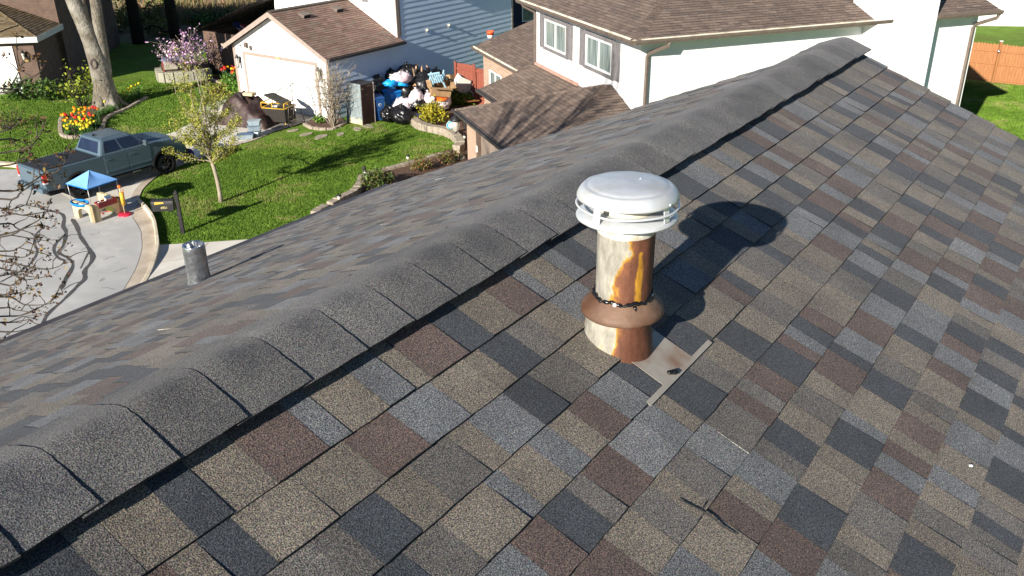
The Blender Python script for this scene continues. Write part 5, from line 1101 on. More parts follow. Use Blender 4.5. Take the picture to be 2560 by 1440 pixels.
for k in range(5): mb.box(-.24 + k * .1, -.17 + k * .1, .25, .28, .04, .52)
mb.box(-.27, .27, .245, .285, .5, .58); mb.build('backrest', pb_, chs, bevel=.01)
for sx in (-1, 1):
    for sy in (-1, 1): mb = MB(); mb.tube([(sx * .23, sy * .21, 0), (sx * .29, sy * .27, -.42)], [.05, .035], 6, smooth=False); mb.build('leg', pb_, chs)
    mb = MB(); mb.box(sx * .29 - .03, sx * .29 + .03, -.25, .27, .22, .26); mb.tube([(sx * .29, -.22, .24), (sx * .25, -.23, 0)], .03, 6, smooth=False); mb.build('armrest', pb_, chs)
mb = MB()
for k in range(9): mb.tube([(k * .14, 0, 0), (k * .14, .02, .62)], .007, 4)
for z in (0, .2, .42, .62): mb.tube([(0, .01, z), (1.12, .01, z)], .007, 4)
tag(mb.build('wire_rack', M['black'], None, ap_(958, 196, 1.2) + Vector((0, .3, 0)), R_(54.5)), 'dark wire shelving leaning on the shaded siding behind the heap', 'rack')
for k, (u, v, z, a) in enumerate(((1040, 178, 1.6, .4), (1054, 184, 1.55, 1.2), (1070, 183, 1.5, 2.2))):
    mb = MB(); mb.tube([(0, 0, 0), (.02, .0, .2), (.1 * math.cos(a), .06, .34)], [.035, .045, .03], 7); tag(mb.build('chair_leg_stump', mat('tan_wood', (.42, .26, .16), (.5, .32, .2), 5, .6) if k == 0 else bpy.data.materials['tan_wood'], None, ap_(u, v, z)), ('leftmost turned wooden stick poking from the heap top', 'middle turned wooden stick poking from the heap', 'turned wooden stick nearest the blue chair')[k], 'stick', 'sticks in the heap')
yb = thing('rubbish_tub', 'black tub with yellow lid standing behind the red gate', 'tub', g(1199, 185) + Vector((.2, .6, 0)), 0)
mb = MB(); mb.lathe([(.26, 0), (.3, .05), (.36, 1.25), (.0, 1.25)], 20); mb.build('tub', M['black'], yb); mb = MB(); mb.lathe([(.0, 1.34), (.3, 1.32), (.40, 1.27), (.40, 1.255)], 20); mb.build('lid', mat('yellow_plastic', (.75, .45, .01), (.8, .5, .02), 3, .5), yb)
# bucket seen on the brick house side
rb = thing('bucket', 'orange bucket with white base on the eave of the low front roof', 'bucket', g(1226, 95, 3.0), 0)
mb = MB(); mb.lathe([(.0, 0), (.13, 0), (.145, .14)], 18); mb.build('bucket_base', M['winframe'], rb); mb = MB(); mb.lathe([(.146, .14), (.165, .30), (.17, .30), (.15, .16), (.0, .28)], 18); mb.build('bucket_rim', mat('orange_red', (.80, .10, .03), (.85, .14, .05), 3, .5), rb)

# ------------------------------------------------------------------ things set out on the drive
tc_ = g(615, 320, 0); tp = thing('covered_furniture', 'garden furniture heap under a crumpled maroon tarp on the drive', 'covered heap', tc_ + Vector((0, .9, 0)), R_(0))
mb = MB(); NX, NY = 40, 26
vs = []
for i in range(NX + 1):
    for j in range(NY + 1):
        s, t = -1 + 2 * i / NX, -1 + 2 * j / NY
        x, y = s * 1.35, t * .85
        h = 1.28 * max(0, 1 - max(abs(s) ** 3.2, abs(t) ** 4) ** 1.2) * (.78 + .22 * math.cos(s * 3 + .8)) + .08 * noise.noise(Vector((x * 2.3, y * 2.3, 4))) + .05 * noise.noise(Vector((x * 6, y * 6, 7)))
        h -= .34 * abs(noise.noise(Vector((x * 1.5 + y, y * 2.2, 2)))) * min(1, h * 1.5)
        h += .12 * math.exp(-((s + .5) ** 2 + (t - .1) ** 2) * 9) - .16 * math.exp(-((s + .1) ** 2 + (t - .2) ** 2) * 14)
        vs.append((x * (1 + .05 * noise.noise(Vector((x, y, 1)))), y * (1 + .08 * noise.noise(Vector((x, y, 5)))), max(h, .01)))
w_ = NY + 1; mb.add(vs, [(i * w_ + j, (i + 1) * w_ + j, (i + 1) * w_ + j + 1, i * w_ + j + 1) for i in range(NX) for j in range(NY)], 0, None, True); o = mb.build('tarp', M['tarp'], tp); tp.rotation_euler = (0, 0, R_(-22))
mb = MB(); mb.box(-.2, .3, -.1, .25, 1.16, 1.3); mb.build('cushion', M['sand'], tp, bevel=.04)
rf = thing('wicker_furniture', 'stacked dark wicker chairs with yellow frames in front of the garage door', 'furniture', g(697, 316) + Vector((0, .55, 0)), R_(-18))
mb = MB(); mb.box(-.62, .48, -.42, .42, .14, .72); b_ = mb.build('wicker_base', M['wicker'], rf, bevel=.02)
for x, y in ((-.58, -.4), (.44, -.4), (.44, .4), (-.58, .4)): mb = MB(); mb.tube([(x, y, 0), (x, y, .14)], .02, 6); mb.build('leg', M['yellow'], rf)
mb = MB()
for p, q in (((-.62, -.43, .73), (.48, -.43, .73)), ((-.62, .43, .73), (.48, .43, .73)), ((-.62, -.43, .73), (-.62, .43, .73)), ((.48, -.43, .73), (.48, .43, .73)), ((-.62, -.43, .95), (-.62, .43, .95)), ((-.62, -.43, .73), (-.62, -.43, .95)), ((-.62, .43, .73), (-.62, .43, .95)), ((-.62, -.43, .95), (-.1, -.43, .95)), ((-.1, -.43, .95), (-.1, -.43, .73)), ((.48, -.43, .95), (.48, .3, .95)), ((.48, -.43, .73), (.48, -.43, .95))): mb.tube([p, q], .022, 6)
mb.build('yellow_frame', M['yellow'], rf)
mb = MB(); rt = Matrix.Rotation(R_(22), 3, 'Y') @ Matrix.Rotation(R_(-8), 3, 'X'); mb.box(-.5, .42, -.4, .4, 1.02, 1.10, rot=rt); mb.build('seat_panel', M['wicker'], rf, bevel=.015)
mb = MB(); mb.box(-.15, .08, -.33, -.1, .76, .83); mb.build('white_cloth', M['plainw'], rf, bevel=.02)
mb = MB()
for p in ([(.62, -.5, 0), (.60, -.3, .7), (.45, .1, 1.55), (.45, .6, 1.6)], [(.80, -.45, 0), (.75, -.1, .75), (.45, .35, 1.62)], [(.62, -.5, .05), (.82, -.45, .05), (.95, .3, .05), (.75, .35, .05), (.62, -.5, .05)], [(.65, -.2, .7), (.95, .1, .68), (.95, .3, .05)], [(-.35, .2, 1.1), (.05, .6, 1.62), (.45, .6, 1.6)], [(.6, -.45, .35), (.85, -.3, .5)]): mb.tube(p, .018, 6)
mb.build('metal_frame', mat('bronze_tube', (.05, .04, .035), (.09, .075, .06), 6, .4, .5), rf)
for k, (u, v, z, lab) in enumerate(((610, 352, 0, 'clear lidded tote alone on the drive edge'), (632, 346, 0, 'bottom clear tote of the stack by the tarp'), (633, 346, .34, 'second clear tote in the stack'), (636, 345, .68, 'topmost clear tote of the stack under the tarp'))):
    base = g(u, v) + Vector((0, .3, 0)); t = thing('storage_tote', lab, 'storage tote', base + Vector((0, 0, z * .66 + .012)), R_((12, -8, 20, 4)[k]), 'clear plastic totes'); sx, sy = (.32, .2) if k < 1 else (.25, .18)
    mb = MB(); mb.add([(-sx * .86, -sy * .86, 0), (sx * .86, -sy * .86, 0), (sx * .86, sy * .86, 0), (-sx * .86, sy * .86, 0), (-sx, -sy, .18), (sx, -sy, .18), (sx, sy, .18), (-sx, sy, .18)], [(3, 2, 1, 0), (0, 1, 5, 4), (1, 2, 6, 5), (2, 3, 7, 6), (3, 0, 4, 7), (4, 5, 6, 7)]); mb.build('tub', M['cleartub'], t, bevel=.02)
    mb = MB(); mb.box(-sx * 1.06, sx * 1.06, -sy * 1.08, sy * 1.08, .182, .205); mb.build('lid', M['cleartub'] if k else M['bluewood'], t, bevel=.012)
mb = MB(); mb.blob((0, 0, .2), (.32, .22, .24), 31, .35, 2.5, 12, flat=.8); tag(mb.build('cloth_bundle', mat('purple_cloth', (.035, .02, .11), (.06, .04, .16), 6, .8), None, g(466, 399)), 'purple cloth bundle on the drive ahead of the truck wheel', 'bundle')

# ------------------------------------------------------------------ small garden fittings
def solar(u, v, lab):
    s = thing('solar_lamp', lab, 'garden lamp', g(u, v), 0, 'solar path lamps'); mb = MB(); mb.tube([(0, 0, 0), (0, 0, .28)], .011, 6); mb.build('stake', M['black'], s)
    mb = MB(); mb.lathe([(.045, .27), (.06, .38)], 10); mb.build('lamp_glass', M['lampglass'], s); mb = MB(); mb.lathe([(0, .43), (.05, .42), (.095, .385), (.0, .38)], 12); mb.build('lamp_cap', M['black'], s)
solar(850, 517, 'solar path lamp on the stone edging nearest our roof'); solar(1021, 415, 'solar path lamp between the dark round bush and reddish bush'); solar(1162, 362, 'solar path lamp by the brick corner under the scroll lantern')
sg2 = thing('yard_sign', 'small octagonal white sign with turquoise ring on a stake in the mulch', 'sign', g(1128, 340), R_(15)); mb = MB(); mb.tube([(0, 0, 0), (0, 0, .35)], .01, 5); mb.build('stake', M['winframe'], sg2)
def octa(r, y, t): return [(r * math.cos(R_(22.5 + 45 * k)), y, .45 + r * math.sin(R_(22.5 + 45 * k))) for k in range(8)]
mb = MB(); mb.prism(octa(.19, 0, 0), (0, .012, 0)); sp_ = mb.build('sign_plate', M['winframe'], sg2); mb = MB(); a, b = octa(.175, -.003, 0), octa(.115, -.003, 0)
for k in range(8): mb.quad(a[k], a[(k + 1) % 8], b[(k + 1) % 8], b[k])
mb.build('ring', mat('turquoise', (.01, .36, .50), (.02, .42, .56), 4, .5), sp_)
gp_ = thing('garden_spigot', 'short dark post with white bracket at the stone edging beside the round bush', 'spigot', g(913, 455), 0); mb = MB(); mb.box(-.03, .03, -.03, .03, 0, .38); mb.build('post', M['winframe'], gp_); mb = MB(); mb.lathe([(.0, .6), (.05, .58), (.075, .5), (.05, .42), (.04, .38)], 10); mb.tube([(0, 0, .42), (.12, -.02, .38)], .02, 6); mb.build('tap_head', M['post'], gp_)
for k, (u, v, r, lab) in enumerate(((1080, 327, .17, 'pale rock at the foot of the yellow bush'), (1152, 399, .16, 'grey rock in the mulch by the brick corner'), (1148, 392, .12, 'small grey rock beside the larger rock at the brick corner'), (264, 279, .2, 'pale stone beside the daffodil strip'), (938, 434, .13, 'white garden stone behind the dark round bush'), (855, 312, .13, 'pale rock below the bare shrub'))):
    mb = MB(); mb.blob((0, 0, r * .4), (r * 1.2, r, r * .7), 40 + k, .25, 1.6, 8, ridge=False); tag(mb.build('rock', M['stone'], None, g(u, v)), lab, 'rock', 'garden rocks')
bb_ = thing('garden_table', 'low garden table with slate-blue top behind the pink blossom', 'table', g(440, 178, .45), R_(15)); mb = MB(); mb.box(-.62, .62, -.4, .4, .62, .67); mb.build('table_top', M['bluewood'], bb_, bevel=.01)
for x, y in ((-.55, -.34), (.55, -.34), (.55, .34), (-.55, .34)): mb = MB(); mb.box(x - .035, x + .035, y - .035, y + .035, 0, .62); mb.build('leg', M['redwood'], bb_)
mb = MB(); mb.box(-.6, .6, .3, .34, .05, .5); mb.build('back_board', M['planter'], bb_)
fl = thing('flag', 'small red, white and blue flag hanging behind the garage eave', 'flag', at(586, 80, 49.5), R_(0))
mb = MB(); fw = [((.45, .02, .03), (.7, .68, .66))[k % 2] for k in range(5)]
for k in range(5):
    for i in range(8):
        x0, x1 = i * .09, (i + 1) * .09; y = lambda x: .05 * math.sin(x * 9); z0, z1 = .55 - k * .11, .66 - k * .11; mb.quad((x0, y(x0), z0 - x0 * .5), (x1, y(x1), z0 - x1 * .5), (x1, y(x1), z1 - x1 * .5), (x0, y(x0), z1 - x0 * .5), 0, (.02, .05, .25) if (k < 3 and i < 4) else fw[k])
mb.build('flag_cloth', M['clr'], fl); mb = MB(); mb.tube([(-.02, 0, -.9), (-.02, 0, .75)], .015, 6); mb.build('pole', M['wire'], fl)

# twig and scrap lying on the shingles
mb = MB()
def onr(u, v):
    d = ray(u, v); n_ = Vector((0, -math.sin(AL), math.cos(AL))); c, s = math.cos(HAZ), math.sin(HAZ); nw = Vector((-s * n_.y, c * n_.y, n_.z)); p0 = hw(rp(0, 0)); t = (p0 - Vector((0, 0, CAM_Z))).dot(nw) / d.dot(nw); return Vector((0, 0, CAM_Z)) + d * t + nw * .012
tw = [onr(*q) for q in ((1690, 1254), (1718, 1268), (1748, 1283), (1775, 1300), (1800, 1322), (1838, 1344))]; mb.tube([p - tw[0] for p in tw], [.0012, .002, .0026, .0022, .002, .001], 6); mb.tube([tw[2] - tw[0], tw[2] - tw[0] + Vector((.02, .03, .004))], .0015, 5)
tag(mb.build('twig', M['post'], None, tw[0]), 'thin black twig lying on the near shingles below the flue', 'twig')
mb = MB(); q = onr(2421, 1170); mb.box(-.0045, .0045, -.003, .003, -.003, .002); tag(mb.build('paper_scrap', M['winframe'], None, q), 'tiny white scrap on the shingles at the lower right', 'scrap')

# ------------------------------------------------------------------ plants
def wander(p, q, n=5, amp=.06, sag=0.0):
    p, q = Vector(p), Vector(q); L_ = (q - p).length
    return [p.lerp(q, i / n) + Vector((random.gauss(0, 1), random.gauss(0, 1), random.gauss(0, .6))) * amp * L_ * math.sin(math.pi * i / n) + Vector((0, 0, sag * math.sin(math.pi * i / n) * L_)) for i in range(n + 1)]
def lc(c, k=.25): q = random.uniform(1 - k, 1 + k); return tuple(x * q for x in c)
def shrub(name, label, cat, loc, h, spread, nstem, cols, lsize, nleaf, bark='twigbark', r=.014, group=None, inner=.35, sub=3, clump=.09, low=.0, stems='stems', foliage='foliage', el=1.0):
    t = thing(name, label, cat, loc, 0, group); ms, ml = MB(), MB(); tips = []
    for k in range(nstem):
        a = random.random() * 6.283; rr = spread * math.sqrt(random.random()); hh = h * (1 - .45 * (rr / spread) ** 2 * el) * random.uniform(.75, 1.05)
        q = Vector((rr * math.cos(a), rr * math.sin(a), hh)); p = wander((q.x * .12, q.y * .12, 0), q, 5, .07); ms.tube(p, [r * (1 - .75 * i / 5) for i in range(6)], 5, cap=False)
        for s in range(sub):
            b = p[random.randint(2, 4)]; e = b + Vector((random.gauss(0, 1), random.gauss(0, 1), abs(random.gauss(.7, .5)))) * h * .17; w2 = wander(b, e, 3, .08); ms.tube(w2, [r * .45, r * .35, r * .25, r * .12], 4, cap=False); tips += w2[1:]
        tips += [x for x in p[1:] if x.z > h * low][int(5 * inner):]
    for k in range(nleaf):
        c = random.choice(tips); p = c + Vector((random.gauss(0, 1), random.gauss(0, 1), random.gauss(0, 1))) * clump
        if p.z > .03: ml.leaf(p, lsize * random.uniform(.6, 1.3), None, 0, lc(random.choice(cols)), .6)
    if nstem: ms.build(stems, M[bark], t)
    if nleaf: tag(ml.build(foliage, M['leaf'], t), kind='stuff')
    return t
YG = [(.25, .265, .035), (.19, .22, .028), (.34, .31, .05)]
GR = [(.045, .10, .012), (.07, .14, .018), (.03, .07, .01)]
BG = [(.09, .20, .02), (.13, .25, .03), (.07, .15, .015)]
shrub('blossom_shrub', 'pink-blossoming magnolia shrub rising from the block planter', 'shrub', g(478, 178, .45), 2.1, 1.75, 30, [(.52, .30, .50), (.62, .42, .58), (.40, .20, .40), (.7, .52, .62)], .07, 680, 'palebark', .022, clump=.12, foliage='blossom')
shrub('shrub', 'sparse yellow-green shrub beside the leaning trunk', 'shrub', g(207, 266), 2.15, 1.15, 16, [(.22, .27, .02), (.28, .32, .03), (.15, .2, .015)], .085, 330, 'twigbark', .024, clump=.14)
shrub('shrub', 'dark green bush at the white garage door of the brown house', 'shrub', g(70, 248), 1.0, 1.0, 22, GR, .07, 900, clump=.14); shrub('shrub', 'dark green bush under the brown house corner', 'shrub', g(128, 250), .95, .9, 20, GR, .07, 800, clump=.14)
shrub('shrub', 'ragged bush of dry stems and small leaves at the lawn by the left kerb', 'shrub', g(18, 322), .9, 1.2, 26, [(.10, .13, .02), (.16, .10, .03)], .05, 260, clump=.1)
shrub('flowering_bush', 'round bush in yellow flower inside the curved stone wall', 'shrub', g(1083, 319) + Vector((0, .3, .05)), 1.0, .68, 44, [(.34, .28, .015), (.27, .25, .02), (.42, .34, .02), (.20, .22, .025)], .05, 2200, 'twigbark', .012, clump=.085, low=.32)
shrub('bush', 'round dark green bush on the mulch at the edge of our roof', 'shrub', g(942, 478) + Vector((0, .1, 0)), .82, .52, 34, [(.05, .09, .015), (.08, .13, .02), (.12, .11, .03), (.03, .05, .01)], .05, 1500, clump=.075)
shrub('bush', 'small reddish bush on mulch next to the solar lamp', 'shrub', g(1053, 428), .55, .42, 26, [(.14, .11, .025), (.10, .12, .02), (.20, .09, .03)], .04, 520, 'twigbark', .008, clump=.06)
shrub('bush', 'reddish green bush on mulch at the end of the stone wall', 'shrub', g(1119, 408), .6, .48, 30, [(.12, .10, .025), (.08, .11, .02), (.20, .10, .05)], .04, 640, 'twigbark', .008, clump=.06)
for k, (u, v) in enumerate(((1138, 262), (1165, 258), (1190, 255))): shrub('low_hedge', ('left clump of the low green hedge above the porch roof edge', 'middle clump of the low green hedge', 'right clump of the low green hedge by the pink bag')[k], 'hedge', g(u, v), .62, .52, 22, [(.14, .20, .02), (.2, .25, .03), (.09, .14, .015)], .06, 800, clump=.09, group='low hedge')
tb = shrub('bare_shrub', 'tall bare upright shrub at the garage corner', 'shrub', g(834, 317), 3.0, .62, 44, [(.30, .24, .13), (.34, .28, .16)], .03, 420, 'palebark', .017, sub=5, clump=.05, el=.35, foliage='buds')
for k, (u, v, h, r_) in enumerate(((618, 247, .62, .5), (592, 240, .6, .5), (575, 228, .62, .45), (548, 238, .4, .4), (604, 222, .8, .42))): shrub('perennial', ('bright green clump nearest the garage door jamb', 'bright green clump beside the clump at the door jamb', 'bright green clump behind the walkway', 'olive low clump at the end of the walkway', 'dark green rounded bush against the garage corner')[k], 'plant', g(u, v), h, r_, 14, BG if k < 3 else ([(.14, .13, .02), (.2, .17, .03)] if k == 3 else GR), .085, 520, clump=.11, group='plants by the garage corner')
shrub('perennial', 'small green tuft at the foot of the bare upright shrub', 'plant', g(802, 306), .35, .3, 10, BG, .06, 160, clump=.06)

# tulips and daffodils: each flower one object
def tulip_mesh(col, h=.42):
    mb = MB(); mb.tube([(0, 0, 0), (.01, 0, h * .5), (0, .01, h)], .007, 5, col=(.08, .18, .03))
    for a in (0, 2.1, 4.2):
        d = Vector((math.cos(a), math.sin(a), 0)); s = Vector((-d.y, d.x, 0)) * .035; mb.add([d * .01, d * .09 + s + Vector((0, 0, h * .35)), d * .14 + Vector((0, 0, h * .72)), d * .09 - s + Vector((0, 0, h * .35))], [(0, 1, 2, 3)], 0, (.07, .16, .035))
    mb.lathe([(.004, h), (.045, h + .02), (.052, h + .06), (.04, h + .1), (.03, h + .085)], 8, col=col); o = mb.build('tulip', M['clr']); me = o.data; bpy.data.objects.remove(o); return me
TU = {'red': tulip_mesh((.62, .025, .015)), 'yellow': tulip_mesh((.80, .50, .015)), 'orange': tulip_mesh((.80, .20, .01)), 'dark red': tulip_mesh((.28, .015, .05))}
DF = tulip_mesh((.72, .58, .03), .30); DF.name = 'daffodil'
def flower(me, p, name, label, cat, grp, s=1.0):
    o = bpy.data.objects.new(name, me); COL.objects.link(o); o.location = p; o.rotation_euler = (random.gauss(0, .13), random.gauss(0, .13), random.random() * 6.28); o.scale = (s, s, s * random.uniform(.85, 1.12)); return tag(o, label, cat, grp)
def scatter(poly, n, back=None):
    xs, ys = [p.x for p in poly], [p.y for p in poly]; out = []
    while len(out) < n:
        x, y = random.uniform(min(xs), max(xs)), random.uniform(min(ys), max(ys))
        if inpoly(np.array([x]), np.array([y]), poly)[0]: out.append(Vector((x, y, .02)))
    return out
bt = gp((163, 338), (160, 316), (200, 300), (245, 296), (256, 312), (240, 330), (200, 340))
for p in scatter(bt, 46):
    c = random.choices(['red', 'yellow', 'orange'], [4, 4, 3])[0]; flower(TU[c], p, 'tulip', f'{c} tulip in the stone-edged bed behind the pickup truck', 'tulip', f'{c} tulips behind the truck', 1.15)
for p in scatter(gp((168, 342), (172, 326), (240, 322), (252, 332), (215, 346)), 40): flower(DF, p, 'daffodil', 'yellow daffodil in front of the tulips behind the pickup truck', 'daffodil', 'daffodils by the tulips', 1.1)
for p in scatter(gp((536, 203), (560, 190), (600, 186), (614, 206), (606, 222), (570, 208)), 38):
    c = random.choices(['red', 'yellow', 'orange', 'dark red'], [4, 2, 3, 3])[0]; flower(TU[c], p, 'tulip', f'{c} tulip in the bed left of the white garage', 'tulip', f'{c} tulips left of the garage', 1.25)
for k, (u, v) in enumerate(((310, 252), (345, 232), (325, 243), (295, 264), (268, 274), (352, 226), (300, 256), (285, 268), (338, 238), (331, 247))): flower(DF, g(u, v), 'daffodil', 'yellow daffodil in the strip at the foot of the leaning trunk', 'daffodil', 'daffodils by the trunk', 1.2)
mb = MB()
for k in range(1500):
    s = random.random(); p = g(250 + 100 * s + random.gauss(0, 4), 290 - 50 * s + random.gauss(0, 3)); h = random.uniform(.18, .36); a = random.random() * 6.28; d = Vector((math.cos(a), math.sin(a), 0)); sd = Vector((-d.y, d.x, 0)) * .012
    mb.add([p - sd, p + sd, p + d * .09 + Vector((0, 0, h))], [(0, 1, 2)], 0, lc((.06, .14, .02), .4))
for k in range(900):
    p = random.choice(scatter(bt, 1)); h = random.uniform(.15, .34); a = random.random() * 6.28; d = Vector((math.cos(a), math.sin(a), 0)); sd = Vector((-d.y, d.x, 0)) * .014
    mb.add([p - sd, p + sd, p + d * .09 + Vector((0, 0, h))], [(0, 1, 2)], 0, lc((.07, .15, .03), .4))
tag(mb.build('bulb_foliage', M['leaf']), kind='stuff')

# ------------------------------------------------------------------ trees
def grow(mb, p, d, L_, r, depth, tips, spread=.55, upb=.12, kids=(2, 3), n=5, shrink=.7, rs=.62):
    pts = [p]; q = p.copy(); dd = d.copy()
    for i in range(n):
        dd = (dd + Vector((random.gauss(0, .09), random.gauss(0, .09), random.gauss(0, .06) + upb * .15))).normalized(); q = q + dd * L_ / n; pts.append(q.copy())
    mb.tube(pts, [r * (1 - (1 - rs) * i / n) for i in range(n + 1)], max(4, 9 - (4 - depth) if depth < 4 else 9), cap=depth == 0)
    if depth == 0: tips += pts[1:]; return
    for k in range(random.randint(*kids)):
        f = random.randint(2, n); ax = dd.orthogonal().normalized(); ax = Matrix.Rotation(random.random() * 6.283, 3, dd) @ ax
        nd = (dd + ax * spread * random.uniform(.7, 1.4) + Vector((0, 0, upb))).normalized(); grow(mb, pts[f], nd, L_ * shrink * random.uniform(.8, 1.15), r * rs * (.95 if f == n else .7), depth - 1, tips, spread, upb, kids, n, shrink, rs)

# young tree in the front lawn
yt = thing('young_tree', 'slim young tree with pale trunk and yellow-green spring leaves on the front lawn', 'tree', g(553, 506)); B = g(553, 506); Y0 = B.y
mb = MB(); tr = [B, at(549, 480, Y0), at(543, 450, Y0), at(535, 420, Y0), at(529, 404, Y0)]; mb.tube([p - B for p in tr], [.085, .07, .064, .06, .055], 10); mb.build('trunk', M['palebark'], yt)
mbr, mlf = MB(), MB(); fk_ = tr[-1]; tips = []
lead = [fk_, at(524, 370, Y0), at(518, 320, Y0), at(508, 260, Y0), at(495, 205, Y0), at(486, 172, Y0)]; mbr.tube([p - B for p in lead], [.05, .042, .034, .026, .016, .007], 7)
targets = [(440, 385), (432, 300), (440, 235), (455, 200), (470, 178), (500, 185), (520, 205), (545, 225), (560, 250), (585, 270), (600, 300), (598, 340), (585, 370), (560, 330), (540, 290), (480, 250), (460, 280), (450, 330), (470, 360), (500, 330), (530, 350), (570, 390), (428, 340), (575, 315), (515, 260), (548, 375), (490, 300), (465, 230)]
for (u, v) in targets:
    y = Y0 + random.uniform(-1.3, 1.3); e = at(u, v, y); s = random.choice(lead[:4] if v < 300 else lead[:2]) if v < 370 else fk_
    m = s.lerp(e, .45) + Vector((0, 0, -.05 + .1 * random.random())); w_ = wander(s, m, 3, .05)[:-1] + wander(m, e, 4, .05); k = len(w_) - 1
    mbr.tube([p - B for p in w_], [.026 * (1 - .8 * i / k) for i in range(k + 1)], 5, cap=False); tips += w_[2:]
    for j in range(7):
        b = random.choice(w_[2:]); d = (e - s).normalized() * random.uniform(.1, .45) + Vector((random.gauss(0, .14), random.gauss(0, .14), random.gauss(.12, .14))); t = wander(b, b + d, 3, .06); mbr.tube([p - B for p in t], [.009, .007, .005, .003], 4, cap=False); tips += t[1:] * 2
for k in range(10500):
    p = random.choice(tips) + Vector((random.gauss(0, 1), random.gauss(0, 1), random.gauss(0, 1))) * .055 - B; mlf.leaf(p, random.uniform(.017, .04), None, 0, lc(random.choice(YG), .3), .55)
mbr.build('branches', M['palebark'], yt); mlf.build('leaves', M['leaf'], yt)

# thick leaning twin-stemmed tree
B = g(272, 268); Y0 = B.y; lt = thing('leaning_tree', 'thick twin-stemmed tree leaning over the lawn, bare grey mossy bark', 'tree', B)
def px(l, dy=0): return [at(u, v, Y0 + dy) - B for u, v in l]
mb = MB(); mb.tube([Vector((0, 0, -.1)), Vector((-.02, 0, .12))] + px([(266, 235), (256, 200), (243, 150), (228, 105), (210, 60), (192, 20), (172, -30), (140, -110), (120, -220)]), [.66, .56, .48, .44, .40, .37, .35, .34, .32, .26, .18], 16)
for k in range(6):
    a = R_(20 + 60 * k); mb.tube([(.95 * math.cos(a), .95 * math.sin(a), -.05), (.56 * math.cos(a), .56 * math.sin(a), .12), (.26 * math.cos(a) - .06, .26 * math.sin(a), .9)], [.06, .15, .18], 7)
mb.build('trunk', M['bark'], lt)
mb = MB(); mb.tube(px([(264, 225), (263, 180), (255, 120), (247, 70), (241, 20), (232, -30), (225, -120), (230, -240)], .15), [.30, .29, .27, .25, .235, .22, .18, .12], 14); mb.build('stem', M['bark'], lt)
mb = MB(); mb.tube(px([(222, 95), (220, 70), (214, 40), (207, 5), (200, -50), (205, -150)], .1), [.2, .17, .145, .135, .12, .08], 12); mb.build('stem', M['bark'], lt)
mb = MB(); c = px([(234, 160)], -.42)[0]; mb.lathe([(.0, -.05), (.12, -.02), (.17, .03), (.2, .02), (.22, -.04)], 14, M=Matrix.Translation(c) @ Matrix.Rotation(R_(90), 4, 'X') @ Matrix.Diagonal((.75, 1.15, 1, 1))); mb.build('knot_scar', mat('dark_scar', (.05, .04, .035), (.12, .1, .09), 9, .95), lt)
mb = MB(); tips = []
for s in px([(150, -90), (120, -220), (228, -120), (230, -240), (203, -120)]):
    for k in range(3): grow(mb, s, Vector((random.gauss(0, .6), random.gauss(0, .6), .8)).normalized(), 2.4, .10, 2, tips)
mb.build('branches', M['bark'], lt)

# two dark conifers at the back and the brush beyond
def conifer(loc, r, h, lab, sway):
    t = thing('conifer', lab, 'tree', loc, 0, 'conifers behind the lawn'); mb = MB(); mb.tube([(0, 0, 0), (.05 * sway, 0, h * .3), (.1, 0, h * .7), (0, 0, h)], [r * 1.25, r, r * .6, .05], 10); mb.build('trunk', M['darkbark'], t)
    ms, mn = MB(), MB()
    for k in range(46):
        z = random.uniform(3.6, h * .97); a = random.random() * 6.283; L_ = (h - z) * .30 + 1.3; d = Vector((math.cos(a), math.sin(a), 0)); p = [Vector((0, 0, z)) + d * L_ * f + Vector((0, 0, L_ * (.10 * math.sin(f * 3) - .30 * f * f))) for f in (0, .25, .5, .75, 1)]
        ms.tube(p, [.06, .045, .035, .02, .01], 5, cap=False)
        for j in range(34):
            f = random.uniform(.25, 1); i = min(3, int(f * 4)); c = p[i].lerp(p[i + 1], f * 4 - i) + Vector((random.gauss(0, .25), random.gauss(0, .25), random.gauss(-.12, .14))); mn.leaf(c, random.uniform(.10, .24), None, 0, lc((.018, .03, .012), .4), .3)
    ms.build('boughs', M['darkbark'], t); mn.build('needles', M['leaf'], t); return t
c1 = conifer(g(347, 108), .33, 15, 'left of the two dark conifer trunks behind the shaded lawn', 1); c2 = conifer(g(441, 101), .31, 14, 'right dark conifer trunk with a looping low branch', -1)
b1, b2 = g(347, 108), g(441, 101); mb = MB(); mb.tube([p - b2 for p in (at(362, 72, b2.y - .3), at(378, 64, b2.y - .3), at(398, 68, b2.y - .3), at(412, 80, b2.y - .2), at(424, 79, b2.y - .1), at(434, 68, b2.y))], [.04, .05, .07, .085, .09, .11], 7); mb.build('looping_branch', M['darkbark'], c2)
mb = MB(); rs = random.Random(5)
for k in range(9000):
    p = g(rs.uniform(300, 640), rs.uniform(2, 62))
    if p.x > -13.5 or p.y < 59: continue
    h = rs.uniform(.5, 1.5); a = rs.random() * 6.28; sd = Vector((math.cos(a), math.sin(a), 0)) * .05; c = rs.choice([(.28, .21, .11), (.33, .26, .15), (.22, .16, .08)]); mb.add([p - sd, p + sd, p + Vector((rs.gauss(0, .12), rs.gauss(0, .12), h))], [(0, 1, 2)], 0, tuple(x * rs.uniform(.7, 1.25) for x in c))
tag(mb.build('dry_reeds', M['reed']), kind='stuff')
